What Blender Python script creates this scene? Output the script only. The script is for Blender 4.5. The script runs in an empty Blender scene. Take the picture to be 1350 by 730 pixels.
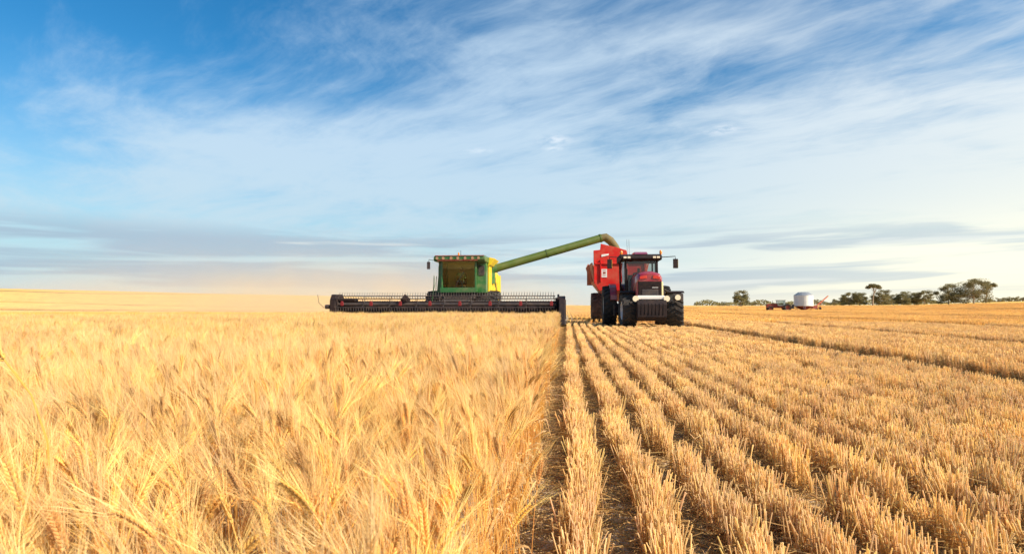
import bpy, bmesh, math, random
import numpy as np
from mathutils import Vector, Matrix, Euler, noise as mnoise

R = math.radians
sc = bpy.context.scene
C = sc.collection

# ------------------------------------------------------------------ camera
YAW = 5.56
cam_d = bpy.data.cameras.new('camera')
cam = bpy.data.objects.new('camera', cam_d)
C.objects.link(cam)
cam_d.lens = 20.0
cam_d.sensor_width = 36.0
cam_d.clip_start = 0.02
cam_d.clip_end = 8000
cam.location = (0, 0, 1.0)
cam.rotation_euler = (R(90 + 2.9), 0, R(YAW))
cam_d.dof.use_dof = True
cam_d.dof.focus_distance = 4.0
cam_d.dof.aperture_fstop = 8.0
sc.camera = cam

# ------------------------------------------------------------------ light
SUN_AZ, SUN_EL = 112.0, 33.0          # clockwise from +Y, above the horizon
sun_d = bpy.data.lights.new('sun', 'SUN')
sun = bpy.data.objects.new('sun', sun_d)
C.objects.link(sun)
sun_d.energy = 4.3
sun_d.angle = R(0.6)
sun_d.color = (1.0, 0.86, 0.68)
sv = Vector((math.sin(R(SUN_AZ)) * math.cos(R(SUN_EL)), math.cos(R(SUN_AZ)) * math.cos(R(SUN_EL)), math.sin(R(SUN_EL))))
sun.rotation_euler = sv.to_track_quat('Z', 'Y').to_euler()
sun.location = (60, 10, 40)
sc.view_settings.view_transform = 'Standard'
sc.view_settings.look = 'None'
sc.view_settings.gamma = 1.0
sc.view_settings.exposure = 0.90
sc.render.engine = 'CYCLES'
sc.cycles.max_bounces = 8
sc.cycles.diffuse_bounces = 3
sc.cycles.transparent_max_bounces = 8
sc.cycles.volume_bounces = 2
sc.cycles.volume_step_rate = 3.0
sc.cycles.use_denoising = True


class NT:
    """small wrapper to write node trees"""
    def __init__(self, tree):
        self.t = tree
        self.n = tree.nodes
        self.l = tree.links

    def new(self, kind, ins=None, **props):
        nd = self.n.new(kind)
        for k, v in props.items():
            setattr(nd, k, v)
        if ins:
            for k, v in ins.items():
                self.put(nd, k, v)
        return nd

    def put(self, nd, k, v):
        s = nd.inputs[k]
        if isinstance(v, bpy.types.NodeSocket):
            self.l.new(v, s)
        else:
            s.default_value = v

    def math(self, op, a, b=0.0, c=0.0, clamp=False):
        nd = self.new('ShaderNodeMath', operation=op, use_clamp=clamp)
        for i, v in enumerate((a, b, c)):
            self.put(nd, i, v)
        return nd.outputs[0]

    def vec(self, x, y, z):
        return self.new('ShaderNodeCombineXYZ', {0: x, 1: y, 2: z}).outputs[0]

    def noise(self, v, scale, detail=4, rough=0.55, dist=0.0, lac=2.0):
        return self.new('ShaderNodeTexNoise', {'Vector': v, 'Scale': scale, 'Detail': detail, 'Roughness': rough,
                                               'Distortion': dist, 'Lacunarity': lac}).outputs['Fac']

    def ramp(self, f, lo, hi, a=0.0, b=1.0, smooth=True):
        nd = self.new('ShaderNodeMapRange', {'Value': f, 'From Min': lo, 'From Max': hi, 'To Min': a, 'To Max': b},
                      interpolation_type='SMOOTHSTEP' if smooth else 'LINEAR')
        return nd.outputs[0]

    def mix(self, f, a, b, mode='MIX'):
        nd = self.new('ShaderNodeMix', data_type='RGBA', blend_type=mode)
        self.put(nd, 0, f)
        for k, v in ((6, a), (7, b)):
            if not isinstance(v, bpy.types.NodeSocket) and len(v) == 3:
                v = (*v, 1)
            self.put(nd, k, v)
        return nd.outputs[2]


# ------------------------------------------------------------------ sky
world = bpy.data.worlds.new('World')
sc.world = world
world.use_nodes = True
W = NT(world.node_tree)
W.n.clear()
SKY = 0.064
sky = W.new('ShaderNodeTexSky', sky_type='NISHITA', sun_disc=False, sun_elevation=R(SUN_EL), sun_rotation=R(SUN_AZ),
            altitude=200, air_density=1.0, dust_density=1.2, ozone_density=2.2)
tc = W.new('ShaderNodeTexCoord').outputs['Generated']
sep = W.new('ShaderNodeSeparateXYZ', {0: tc})
dx, dy, dz = sep.outputs
# turn the axes so that "ahead" is the direction in which the rows run
zc = W.math('MAXIMUM', dz, 0.0)
den = W.math('ADD', zc, 0.10)
u = W.math('DIVIDE', dx, den)
v = W.math('DIVIDE', dy, den)
# cirrus: streaks lie along one bearing of the cloud deck
ca, sa = math.cos(R(147)), math.sin(R(147))
al = W.math('ADD', W.math('MULTIPLY', u, ca), W.math('MULTIPLY', v, sa))
ac = W.math('SUBTRACT', W.math('MULTIPLY', v, ca), W.math('MULTIPLY', u, sa))
base_v = W.vec(u, v, 0.0)
warp = W.new('ShaderNodeTexNoise', {'Vector': base_v, 'Scale': 0.7, 'Detail': 3.0}).outputs['Color']
wv = W.new('ShaderNodeVectorMath', {0: warp, 1: (0.5, 0.5, 0.5)}, operation='SUBTRACT').outputs[0]
wv = W.new('ShaderNodeVectorMath', {0: wv, 'Scale': 1.35}, operation='SCALE').outputs[0]
st_v = W.vec(W.math('MULTIPLY', al, 0.55), W.math('MULTIPLY', ac, 1.15), 3.7)
st_v = W.new('ShaderNodeVectorMath', {0: st_v, 1: wv}, operation='ADD').outputs[0]
streak = W.noise(st_v, 1.5, 7, 0.62)
fine_v = W.vec(W.math('MULTIPLY', al, 1.3), W.math('MULTIPLY', ac, 4.0), 1.3)
fine_v = W.new('ShaderNodeVectorMath', {0: fine_v, 1: wv}, operation='ADD').outputs[0]
fine = W.noise(fine_v, 1.6, 7, 0.66)
big_v = W.new('ShaderNodeVectorMath', {0: W.vec(W.math('MULTIPLY', u, 0.55), v, 8.2), 1: wv}, operation='ADD').outputs[0]
big = W.noise(big_v, 0.8, 4, 0.5)
# amount of cloud: more towards the horizon and to the east (right), less high in the west
az = W.math('ARCTAN2', dx, dy)                       # 0 ahead, + to the right
cover = W.math('ADD', W.math('MULTIPLY', big, 0.9), W.math('MULTIPLY', W.math('SUBTRACT', streak, 0.12), 0.98))
cover = W.math('ADD', cover, W.math('MULTIPLY', W.math('SUBTRACT', fine, 0.5), 0.46))
cover = W.math('ADD', cover, W.math('MULTIPLY', az, 0.05))
cover = W.math('SUBTRACT', cover, W.math('MULTIPLY', W.math('MULTIPLY', zc, W.ramp(az, 0.0, -0.8, 0.6, 1.5)), 0.62))
cover = W.math('ADD', cover, 0.10)
el = W.math('ARCSINE', dz)


def blob(a0, e0, ra, re, amp):
    p = W.math('DIVIDE', W.math('SUBTRACT', az, a0), ra); q = W.math('DIVIDE', W.math('SUBTRACT', el, e0), re)
    s_ = W.math('ADD', W.math('MULTIPLY', p, p), W.math('MULTIPLY', q, q))
    return W.math('MULTIPLY', W.math('EXPONENT', W.math('MULTIPLY', s_, -1.0)), amp)


# the larger masses of cirrus and the clear gaps between them
for b_ in ((-.53, .26, .30, .10, .26), (-.74, .40, .50, .09, -.15), (.50, .19, .40, .08, .20), (-.80, .19, .14, .07, -.14),
           (.02, .30, .22, .10, .08), (.10, .46, .35, .05, -.06), (.36, .36, .22, .05, -.08), (.62, .33, .16, .04, -.06), (.12, .25, .12, .03, -.08)):
    cover = W.math('ADD', cover, blob(*b_))
m1 = W.ramp(cover, 0.46, 1.06)
m1 = W.math('MULTIPLY', m1, 0.86)
# pale veil low down
veil = W.ramp(dz, 0.0, 0.42, 1.0, 0.0)
veil = W.math('POWER', veil, 1.5)
veil = W.math('MULTIPLY', veil, 0.93)
# base blue
hs = W.new('ShaderNodeHueSaturation', {'Color': sky.outputs[0], 'Saturation': 1.3, 'Value': 1.0}).outputs[0]
blue = W.mix(1.0, hs, (0.56, 1.24, 1.30), 'MULTIPLY')
# the cloud light: whiter to the right, bluish-white to the left
warmf = W.ramp(az, -0.2, 1.0)
cloudc = W.mix(warmf, (5.2, 6.6, 7.9), (8.0, 8.3, 8.2))
veilc = W.mix(warmf, (4.8, 6.2, 6.8), (8.1, 8.1, 7.2))
col = W.mix(m1, blue, cloudc)
col = W.mix(veil, col, veilc)
col = W.mix(blob(.74, .03, .45, .085, .7), col, (11.5, 10.6, 7.6))
# low stratus banks, thin and grey-blue
sb_v = W.vec(W.math('MULTIPLY', az, 2.2), W.math('MULTIPLY', el, 34.0), 5.1)
sb = W.noise(sb_v, 1.0, 5, 0.55, 0.6)
win = W.math('MULTIPLY', W.ramp(el, 0.0, 0.035), W.ramp(el, 0.10, 0.14, 1.0, 0.0))
leftb = W.math('ADD', W.ramp(az, -0.25, 0.05, 0.10, 0.0), W.ramp(az, 0.05, 0.25, 0.0, 0.06))
sbm = W.math('MULTIPLY', W.ramp(W.math('ADD', sb, leftb), 0.50, 0.64), win)
sbm = W.math('MULTIPLY', sbm, 0.62)
sbc = W.mix(warmf, (3.1, 3.9, 5.0), (4.4, 5.6, 6.4))
col = W.mix(sbm, col, sbc)
bright = W.math('MULTIPLY', W.ramp(W.noise(W.vec(W.math('MULTIPLY', az, 3.0), W.math('MULTIPLY', el, 34.0), 1.7), 1.0, 4, 0.5, 0.4), 0.56, 0.72), win)
col = W.mix(W.math('MULTIPLY', bright, 0.5), col, (8.4, 8.6, 8.0))
# two small bright cloudlets standing clear of the rest
cl_n = W.ramp(W.noise(W.vec(W.math('MULTIPLY', az, 40), W.math('MULTIPLY', el, 120), 0.0), 1.0, 3, 0.6), 0.35, 0.6)
cl = None
for b_ in ((-.018, .286, .026, .0065, 1.0), (-.022, .272, .018, .004, .7), (.262, .285, .026, .007, 1.0), (-.155, .268, .022, .005, .5)):
    g_ = blob(*b_)
    cl = g_ if cl is None else W.math('ADD', cl, g_)
cl = W.math('MULTIPLY', W.math('MULTIPLY', cl, cl_n), 0.45, clamp=True)
col = W.mix(cl, col, (9.2, 9.4, 9.6))
# warm band right down on the horizon
hz = W.ramp(el, -0.01, 0.06, 0.55, 0.0)
col = W.mix(hz, col, W.mix(warmf, (7.0, 6.3, 5.3), (9.4, 8.8, 6.6)))
bg = W.new('ShaderNodeBackground', {'Color': col, 'Strength': SKY})
W.l.new(bg.outputs[0], W.new('ShaderNodeOutputWorld').inputs[0])


# ------------------------------------------------------------------ helpers
def tag(o, label=None, cat=None, group=None, kind=None):
    if label: o['label'] = label
    if cat: o['category'] = cat
    if group: o['group'] = group
    if kind: o['kind'] = kind
    return o


def thing(name, loc, label, cat, rz=0.0, group=None):
    o = bpy.data.objects.new(name, None)
    C.objects.link(o)
    o.empty_display_size = 0.2
    o.location = loc
    o.rotation_euler = (0, 0, rz)
    return tag(o, label, cat, group)


def obj(name, bm, mat, parent=None, bevel=0.0, smooth=False, loc=None, rot=None):
    me = bpy.data.meshes.new(name)
    bmesh.ops.recalc_face_normals(bm, faces=bm.faces)
    bm.to_mesh(me)
    bm.free()
    o = bpy.data.objects.new(name, me)
    C.objects.link(o)
    for m in (mat if isinstance(mat, (list, tuple)) else [mat]):
        me.materials.append(m)
    if smooth:
        for p in me.polygons: p.use_smooth = True
        me.set_sharp_from_angle(angle=R(38))
    if bevel:
        md = o.modifiers.new('bevel', 'BEVEL')
        md.width = bevel; md.segments = 2; md.limit_method = 'ANGLE'; md.angle_limit = R(35)
    if parent: o.parent = parent
    if loc: o.location = loc
    if rot: o.rotation_euler = rot
    return o


def B(): return bmesh.new()


def box(bm, c, s, rot=None, mi=0):
    M = Matrix.Translation(c) @ (Euler(rot).to_matrix().to_4x4() if rot else Matrix.Identity(4)) @ Matrix.Diagonal((*s, 1))
    r = bmesh.ops.create_cube(bm, size=1, matrix=M)
    for f in {f for vv in r['verts'] for f in vv.link_faces}: f.material_index = mi
    return bm


def cyl(bm, p0, p1, r0, r1=None, n=16, mi=0):
    p0, p1 = Vector(p0), Vector(p1)
    d = p1 - p0
    M = Matrix.Translation((p0 + p1) / 2) @ d.to_track_quat('Z', 'Y').to_matrix().to_4x4()
    r = bmesh.ops.create_cone(bm, cap_ends=True, segments=n, radius1=r0, radius2=r0 if r1 is None else r1, depth=d.length, matrix=M)
    for f in {f for vv in r['verts'] for f in vv.link_faces}: f.material_index = mi
    return bm


def tube(bm, pts, r, n=8, closed_ends=True):
    pts = [Vector(p) for p in pts]
    rad = r if isinstance(r, (list, tuple)) else [r] * len(pts)
    rings = []
    up = Vector((0, 0, 1))
    for i, p in enumerate(pts):
        t = (pts[min(i + 1, len(pts) - 1)] - pts[max(i - 1, 0)]).normalized()
        a = t.cross(up)
        if a.length < 0.05: a = t.cross(Vector((0, 1, 0)))
        a.normalize(); b = a.cross(t)
        rings.append([bm.verts.new(p + rad[i] * (math.cos(2 * math.pi * k / n) * a + math.sin(2 * math.pi * k / n) * b)) for k in range(n)])
    for i in range(len(rings) - 1):
        for k in range(n):
            bm.faces.new((rings[i][k], rings[i][(k + 1) % n], rings[i + 1][(k + 1) % n], rings[i + 1][k]))
    if closed_ends:
        bm.faces.new(rings[0][::-1]); bm.faces.new(rings[-1])
    return bm


def prism(bm, pts, axis, a0, a1, mi=0):
    """polygon in the plane across `axis`, extruded from a0 to a1 (axis x: pts are (y,z); y: (x,z); z: (x,y))"""
    def at(p, a):
        return {'x': (a, p[0], p[1]), 'y': (p[0], a, p[1]), 'z': (p[0], p[1], a)}[axis]
    v0 = [bm.verts.new(at(p, a0)) for p in pts]
    v1 = [bm.verts.new(at(p, a1)) for p in pts]
    fs = [bm.faces.new(v0), bm.faces.new(v1[::-1])]
    n = len(pts)
    for i in range(n):
        fs.append(bm.faces.new((v0[i], v1[i], v1[(i + 1) % n], v0[(i + 1) % n])))
    for f in fs: f.material_index = mi
    return bm


def hexa(bm, lo, hi, mi=0):
    """solid between two four-cornered loops given as lists of 3D points"""
    a = [bm.verts.new(p) for p in lo]; b = [bm.verts.new(p) for p in hi]
    fs = [bm.faces.new(a[::-1]), bm.faces.new(b)]
    for i in range(4):
        fs.append(bm.faces.new((a[i], a[(i + 1) % 4], b[(i + 1) % 4], b[i])))
    for f in fs: f.material_index = mi
    return bm


def lathe_x(bm, prof, n=40, c=(0, 0, 0), mi=0):
    """profile of (x, r) turned about the x axis"""
    rings = []
    for x, r in prof:
        rings.append([bm.verts.new((c[0] + x, c[1] + r * math.cos(2 * math.pi * k / n), c[2] + r * math.sin(2 * math.pi * k / n))) for k in range(n)])
    fs = []
    for i in range(len(rings) - 1):
        for k in range(n):
            fs.append(bm.faces.new((rings[i][k], rings[i][(k + 1) % n], rings[i + 1][(k + 1) % n], rings[i + 1][k])))
    for f in fs: f.material_index = mi
    return bm


def lathe_z(bm, prof, n=32, c=(0, 0, 0), mi=0):
    rings = []
    for r, z in prof:
        rings.append([bm.verts.new((c[0] + r * math.cos(2 * math.pi * k / n), c[1] + r * math.sin(2 * math.pi * k / n), c[2] + z)) for k in range(n)])
    for i in range(len(rings) - 1):
        for k in range(n):
            bm.faces.new((rings[i][k], rings[i][(k + 1) % n], rings[i + 1][(k + 1) % n], rings[i + 1][k])).material_index = mi
    bm.faces.new(rings[0][::-1]).material_index = mi
    bm.faces.new(rings[-1]).material_index = mi
    return bm


CF = Vector((-math.sin(R(YAW)), math.cos(R(YAW)), 0))
CR = Vector((math.cos(R(YAW)), math.sin(R(YAW)), 0))


def bearing(px, depth):
    """ground position at a bearing (given as a column of the 1350 px photo) and a distance"""
    p = CF * depth + CR * ((px - 675) / 750 * depth)
    return p.x, p.y


# ------------------------------------------------------------------ materials
def mat(name, color, rough=0.5, metal=0.0, spec=0.5, dirt=0.0, dirtc=(0.42, 0.30, 0.17), coat=0.0, bump=0.0, scale=4.0, emit=None):
    m = bpy.data.materials.new(name)
    m.use_nodes = True
    T = NT(m.node_tree)
    bs = T.n['Principled BSDF']
    bs.inputs['Roughness'].default_value = rough
    bs.inputs['Metallic'].default_value = metal
    bs.inputs['Specular IOR Level'].default_value = spec
    bs.inputs['Coat Weight'].default_value = coat
    tcn = T.new('ShaderNodeTexCoord').outputs['Object']
    c = (*color, 1)
    n1 = T.noise(tcn, scale, 6, 0.6)
    if dirt > 0:
        f = T.math('MULTIPLY', T.ramp(n1, 0.38, 0.7), dirt, clamp=True)
        T.put(bs, 'Base Color', T.mix(f, c, (*dirtc, 1)))
        T.put(bs, 'Roughness', T.math('ADD', rough, T.math('MULTIPLY', f, 0.4), clamp=True))
    else:
        T.put(bs, 'Base Color', T.mix(T.math('MULTIPLY', n1, 0.25), c, tuple(x * 0.75 for x in color) + (1,)))
    if bump:
        b = T.new('ShaderNodeBump', {'Height': T.noise(tcn, scale * 8, 5, 0.6), 'Strength': bump, 'Distance': 0.02})
        T.l.new(b.outputs[0], bs.inputs['Normal'])
    if emit:
        bs.inputs['Emission Color'].default_value = (*emit[0], 1)
        bs.inputs['Emission Strength'].default_value = emit[1]
    return m


M = {}
M['green'] = mat('green paint', (0.020, 0.125, 0.028), 0.38, coat=0.25, dirt=0.45, dirtc=(0.22, 0.19, 0.09), scale=2.5)
M['auger_green'] = mat('auger green paint', (0.075, 0.115, 0.014), 0.5, dirt=0.22, dirtc=(0.22, 0.20, 0.07), scale=2)
M['yellow'] = mat('yellow paint', (0.80, 0.56, 0.015), 0.4, coat=0.2, dirt=0.2)
M['red'] = mat('bright red paint', (0.56, 0.010, 0.008), 0.45, spec=0.3, dirt=0.22, scale=1.5)
M['dusty_red'] = mat('dusty red paint', (0.55, 0.10, 0.045), 0.6, dirt=0.9, dirtc=(0.55, 0.30, 0.16), scale=1.2)
M['crimson'] = mat('crimson paint', (0.27, 0.009, 0.026), 0.3, coat=0.5, dirt=0.25, dirtc=(0.36, 0.20, 0.13), scale=3)
M['black'] = mat('black steel', (0.016, 0.010, 0.012), 0.7, spec=0.25, dirt=0.12, dirtc=(0.16, 0.10, 0.07))
M['dark'] = mat('dark frame', (0.035, 0.028, 0.03), 0.6, dirt=0.3, dirtc=(0.18, 0.12, 0.08))
M['rubber'] = mat('tyre rubber', (0.022, 0.021, 0.022), 0.8, dirt=0.35, dirtc=(0.13, 0.09, 0.06), bump=0.3)
M['rubber_dusty'] = mat('dusty tyre rubber', (0.10, 0.07, 0.06), 0.9, dirt=0.9, dirtc=(0.26, 0.17, 0.13), bump=0.3)
M['bracket'] = mat('dull red paint', (0.20, 0.010, 0.014), 0.7)
M['steel'] = mat('bare steel', (0.5, 0.5, 0.5), 0.4, metal=0.8, dirt=0.2)
M['white'] = mat('white paint', (0.78, 0.78, 0.76), 0.45, dirt=0.12)
M['sunlit_cowl'] = mat('cream paint', (0.72, 0.62, 0.34), 0.4, dirt=0.1)  # sunlight on the hood's right flank, put into the colour
M['silver'] = mat('pale grey paint', (0.62, 0.62, 0.62), 0.4, dirt=0.15)
M['galv'] = mat('galvanised sheet', (0.30, 0.33, 0.37), 0.45, metal=0.4, dirt=0.1)
M['rust_red'] = mat('faded red paint', (0.24, 0.022, 0.016), 0.6, dirt=0.3)
M['orange'] = mat('amber lens', (0.85, 0.25, 0.02), 0.2, spec=0.6)
M['lens'] = mat('lamp lens', (0.85, 0.76, 0.56), 0.15, spec=0.7)
M['work_lens'] = mat('work lamp lens', (0.42, 0.24, 0.13), 0.2, spec=0.7)
M['seat'] = mat('seat cloth', (0.06, 0.05, 0.05), 0.9)
M['skin'] = mat('skin', (0.45, 0.24, 0.16), 0.6)
M['shirt_green'] = mat('green work shirt', (0.16, 0.24, 0.12), 0.9)
M['shirt_pink'] = mat('pale red work shirt', (0.45, 0.16, 0.15), 0.9)
M['hat'] = mat('hat felt', (0.25, 0.2, 0.12), 0.9)
M['olive'] = mat('worn spout rubber', (0.11, 0.085, 0.028), 0.7, dirt=0.5, dirtc=(0.26, 0.18, 0.06))
M['grain'] = mat('wheat grain', (0.62, 0.34, 0.10), 0.8, bump=0.6, scale=10)


def glass_mat(name, tint, refl=0.9):
    m = bpy.data.materials.new(name)
    m.use_nodes = True
    T = NT(m.node_tree)
    T.n.clear()
    tr = T.new('ShaderNodeBsdfTransparent', {'Color': (*tint, 1)})
    gl = T.new('ShaderNodeBsdfGlossy', {'Color': (1, 1, 1, 1), 'Roughness': 0.03})
    fr = T.new('ShaderNodeFresnel', {'IOR': 1.5})
    f = T.math('MULTIPLY', fr.outputs[0], refl, clamp=True)
    mx = T.new('ShaderNodeMixShader', {0: f, 1: tr.outputs[0], 2: gl.outputs[0]})
    T.l.new(mx.outputs[0], T.new('ShaderNodeOutputMaterial').inputs[0])
    return m


M['glass'] = glass_mat('cab glass', (0.62, 0.66, 0.64))
M['glass_dark'] = glass_mat('tinted cab glass', (0.82, 0.86, 0.72), 1.0)


def straw_mat(name, tint=(1, 1, 1), trans=0.35, jitter=0.25):
    """colour comes from the 'col' attribute of each stalk, varied from plant to plant"""
    m = bpy.data.materials.new(name)
    m.use_nodes = True
    T = NT(m.node_tree)
    T.n.clear()
    at = T.new('ShaderNodeAttribute', attribute_name='col').outputs['Color']
    rnd = T.new('ShaderNodeObjectInfo').outputs['Random']
    pos = T.new('ShaderNodeNewGeometry').outputs['Position']
    n = T.noise(pos, 1.1, 3, 0.6)
    val = T.math('ADD', 1.0 - jitter, T.math('MULTIPLY', rnd, jitter * 0.9))
    val = T.math('ADD', val, T.math('MULTIPLY', n, jitter * 1.1))
    c = T.mix(1.0, at, (*tint, 1), 'MULTIPLY')
    c = T.new('ShaderNodeHueSaturation', {'Color': c, 'Value': val, 'Saturation': T.math('ADD', 0.99, T.math('MULTIPLY', n, 0.2)),
                                         'Hue': T.math('ADD', 0.494, T.math('MULTIPLY', rnd, 0.012))}).outputs[0]
    df = T.new('ShaderNodeBsdfPrincipled', {'Base Color': c, 'Roughness': 0.55, 'Specular IOR Level': 0.35})
    tl = T.new('ShaderNodeBsdfTranslucent', {'Color': c})
    mx = T.new('ShaderNodeMixShader', {0: trans, 1: df.outputs[0], 2: tl.outputs[0]})
    T.l.new(mx.outputs[0], T.new('ShaderNodeOutputMaterial').inputs[0])
    return m


M['wheat'] = straw_mat('ripe wheat', tint=(1.0, 0.95, 0.84), trans=0.38)
M['stubble'] = straw_mat('cut straw', tint=(1.0, 0.96, 0.88), trans=0.35, jitter=0.2)


# ------------------------------------------------------------------ ground
CREST_X = [-2500, -1000, 0, 140, 260, 430, 570, 700, 780, 1000, 1200, 1300, 1350, 1700, 3000]
CREST_Y = [372, 377, 381.5, 384.5, 387.5, 390.5, 395, 401, 402.6, 402.6, 401.5, 398.5, 397.2, 393, 388]


def ground_z(x, y):
    """paddock level near the machines, a long rise to the left and far right"""
    dep = x * CF.x + y * CF.y
    off = x * CR.x + y * CR.y
    r = math.hypot(x, y)
    if dep <= 1: return 0.0
    px = 675 + 750 * off / dep
    cy = np.interp(px, CREST_X, CREST_Y)
    t = min(max((r - 75) / 345, 0), 1)
    s = t * t * (3 - 2 * t)
    dd = 420 * dep / r
    z = (1.0 + (403.0 - cy) / 750 * dd) * s
    return z


def build_ground():
    radii = [0.0] + list(np.concatenate([np.linspace(0.4, 12, 30), np.geomspace(12.6, 420, 70), np.geomspace(440, 6000, 22)]))
    n = 240
    V, F = [(0, 0, 0)], []
    for r in radii[1:]:
        for k in range(n):
            a = 2 * math.pi * k / n
            x, y = r * math.sin(a), r * math.cos(a)
            V.append((x, y, ground_z(x, y) if r < 450 else ground_z(x * 430 / r, y * 430 / r) - (r - 430) * 0.002))
    for k in range(n):
        F.append((0, 1 + (k + 1) % n, 1 + k))
    for i in range(len(radii) - 2):
        for k in range(n):
            a, b = 1 + i * n + k, 1 + i * n + (k + 1) % n
            F.append((a, b, b + n, a + n))
    me = bpy.data.meshes.new('ground')
    me.from_pydata(V, [], F)
    for p in me.polygons: p.use_smooth = True
    o = bpy.data.objects.new('ground', me)
    C.objects.link(o)
    m = bpy.data.materials.new('paddock soil and straw')
    m.use_nodes = True
    T = NT(m.node_tree)
    bs = T.n['Principled BSDF']
    bs.inputs['Roughness'].default_value = 0.9
    bs.inputs['Specular IOR Level'].default_value = 0.15
    pos = T.new('ShaderNodeNewGeometry').outputs['Position']
    sp = T.new('ShaderNodeSeparateXYZ', {0: pos})
    X, Y, Z = sp.outputs
    # clods, chaff and soil
    n_s = T.noise(pos, 9, 8, 0.7)
    n_m = T.noise(pos, 1.6, 5, 0.6)
    chaff = T.noise(T.vec(T.math('MULTIPLY', X, 60), T.math('MULTIPLY', Y, 16), 0.0), 1.0, 4, 0.7, 1.5)
    soil = T.mix(T.ramp(n_s, 0.3, 0.75), (0.40, 0.28, 0.18, 1), (0.66, 0.50, 0.35, 1))
    soil = T.mix(T.math('MULTIPLY', T.ramp(chaff, 0.46, 0.62), 0.8), soil, (0.74, 0.56, 0.34, 1))
    # straw cover where the stems stand too fine and far to tell apart
    streak = T.noise(T.vec(T.math('MULTIPLY', X, 0.45), T.math('MULTIPLY', Y, 0.03), 0.0), 1.0, 5, 0.55)
    band = T.noise(T.vec(T.math('MULTIPLY', X, 0.02), T.math('MULTIPLY', Y, 0.05), 2.0), 1.0, 4, 0.5)
    fld = T.mix(T.ramp(streak, 0.35, 0.7), (0.70, 0.40, 0.085, 1), (0.82, 0.51, 0.125, 1))
    fld = T.mix(T.math('MULTIPLY', T.ramp(band, 0.35, 0.7), 0.45), fld, (0.70, 0.47, 0.19, 1))
    r = T.math('SQRT', T.math('ADD', T.math('MULTIPLY', X, X), T.math('MULTIPLY', Y, Y)))
    far = T.ramp(T.math('ADD', r, T.math('MULTIPLY', n_m, 14)), 40, 95)
    col = T.mix(T.math('MAXIMUM', far, T.math('MULTIPLY', T.ramp(n_m, 0.6, 0.8), 0.25)), soil, fld)
    # wheel tracks running with the rows and two crossing the rise
    trk = None
    for x0, w in ((5.55, 0.3), (10.4, 0.3), (17.9, 1.3), (35, 1.5), (86, 2.2), (150, 1.5), (-95, 1.0), (-180, 1.6)):
        d = T.math('ABSOLUTE', T.math('SUBTRACT', T.math('ADD', X, T.math('MULTIPLY', T.math('SUBTRACT', n_m, 0.5), 0.8)), x0))
        f = T.ramp(d, w, w * 2.2, 1.0, 0.0)
        trk = f if trk is None else T.math('MAXIMUM', trk, f)
    wob = T.math('MULTIPLY', T.math('SUBTRACT', T.noise(pos, 0.02, 2), 0.5), 3)
    for y0, w, xs in ((112, 4.2, (5, 12)), (85, 6.0, (-8, -14)), (215, 3.5, (-20, -40))):
        d = T.math('ABSOLUTE', T.math('SUBTRACT', T.math('ADD', Y, T.math('ADD', wob, T.math('MULTIPLY', X, -0.097 if xs[0] < 0 else 0.0))), y0))
        f = T.math('MULTIPLY', T.ramp(d, w, w * 2, 1.0, 0.0), T.ramp(X, xs[0], xs[1]))
        trk = T.math('MAXIMUM', trk, T.math('MULTIPLY', f, 0.8))
    col = T.mix(T.math('MULTIPLY', trk, 0.9), col, (0.16, 0.09, 0.035, 1))
    T.put(bs, 'Base Color', col)
    hgt = T.math('ADD', T.math('MULTIPLY', n_s, 1.0), T.math('MULTIPLY', chaff, 0.35))
    bp = T.new('ShaderNodeBump', {'Height': hgt, 'Strength': 0.8, 'Distance': 0.035})
    T.l.new(bp.outputs[0], bs.inputs['Normal'])
    me.materials.append(m)
    return tag(o, 'brown soil and golden straw covered paddock', None, kind='structure')


build_ground()

# ------------------------------------------------------------------ crop
rs = np.random.RandomState(7)


class Acc:
    def __init__(self):
        self.V, self.F, self.K = [], [], []
        self.n = 0

    def add(self, V, F, K):
        V = np.asarray(V, float)
        self.V.append(V)
        self.F += [tuple(i + self.n for i in f) for f in F]
        K = np.asarray(K, float)
        if K.ndim == 1: K = np.tile(K, (len(V), 1))
        self.K.append(K)
        self.n += len(V)

    def mesh(self, name, material):
        me = bpy.data.meshes.new(name)
        V = np.concatenate(self.V); K = np.concatenate(self.K)
        me.from_pydata(V.tolist(), [], self.F)
        ca = me.color_attributes.new('col', 'FLOAT_COLOR', 'POINT')
        ca.data.foreach_set('color', np.c_[K, np.ones(len(K))].ravel())
        me.materials.append(material)
        return me


def frame(t):
    t = t / np.linalg.norm(t)
    a = np.cross(t, [0.3, 0.9, 0.1]); a /= np.linalg.norm(a)
    return t, a, np.cross(t, a)


def a_tube(acc, P, rad, n, c0, c1):
    P = np.asarray(P, float)
    m = len(P)
    V, K = [], []
    ph = rs.rand() * 6
    for i in range(m):
        t, a, b = frame(P[min(i + 1, m - 1)] - P[max(i - 1, 0)])
        for k in range(n):
            g = ph + 2 * math.pi * k / n
            V.append(P[i] + rad[i] * (math.cos(g) * a + math.sin(g) * b))
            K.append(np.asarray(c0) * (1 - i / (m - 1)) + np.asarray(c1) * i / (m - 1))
    F = [(i * n + k, i * n + (k + 1) % n, (i + 1) * n + (k + 1) % n, (i + 1) * n + k) for i in range(m - 1) for k in range(n)]
    F.append(tuple(range((m - 1) * n, m * n)))
    acc.add(V, F, K)


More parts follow.
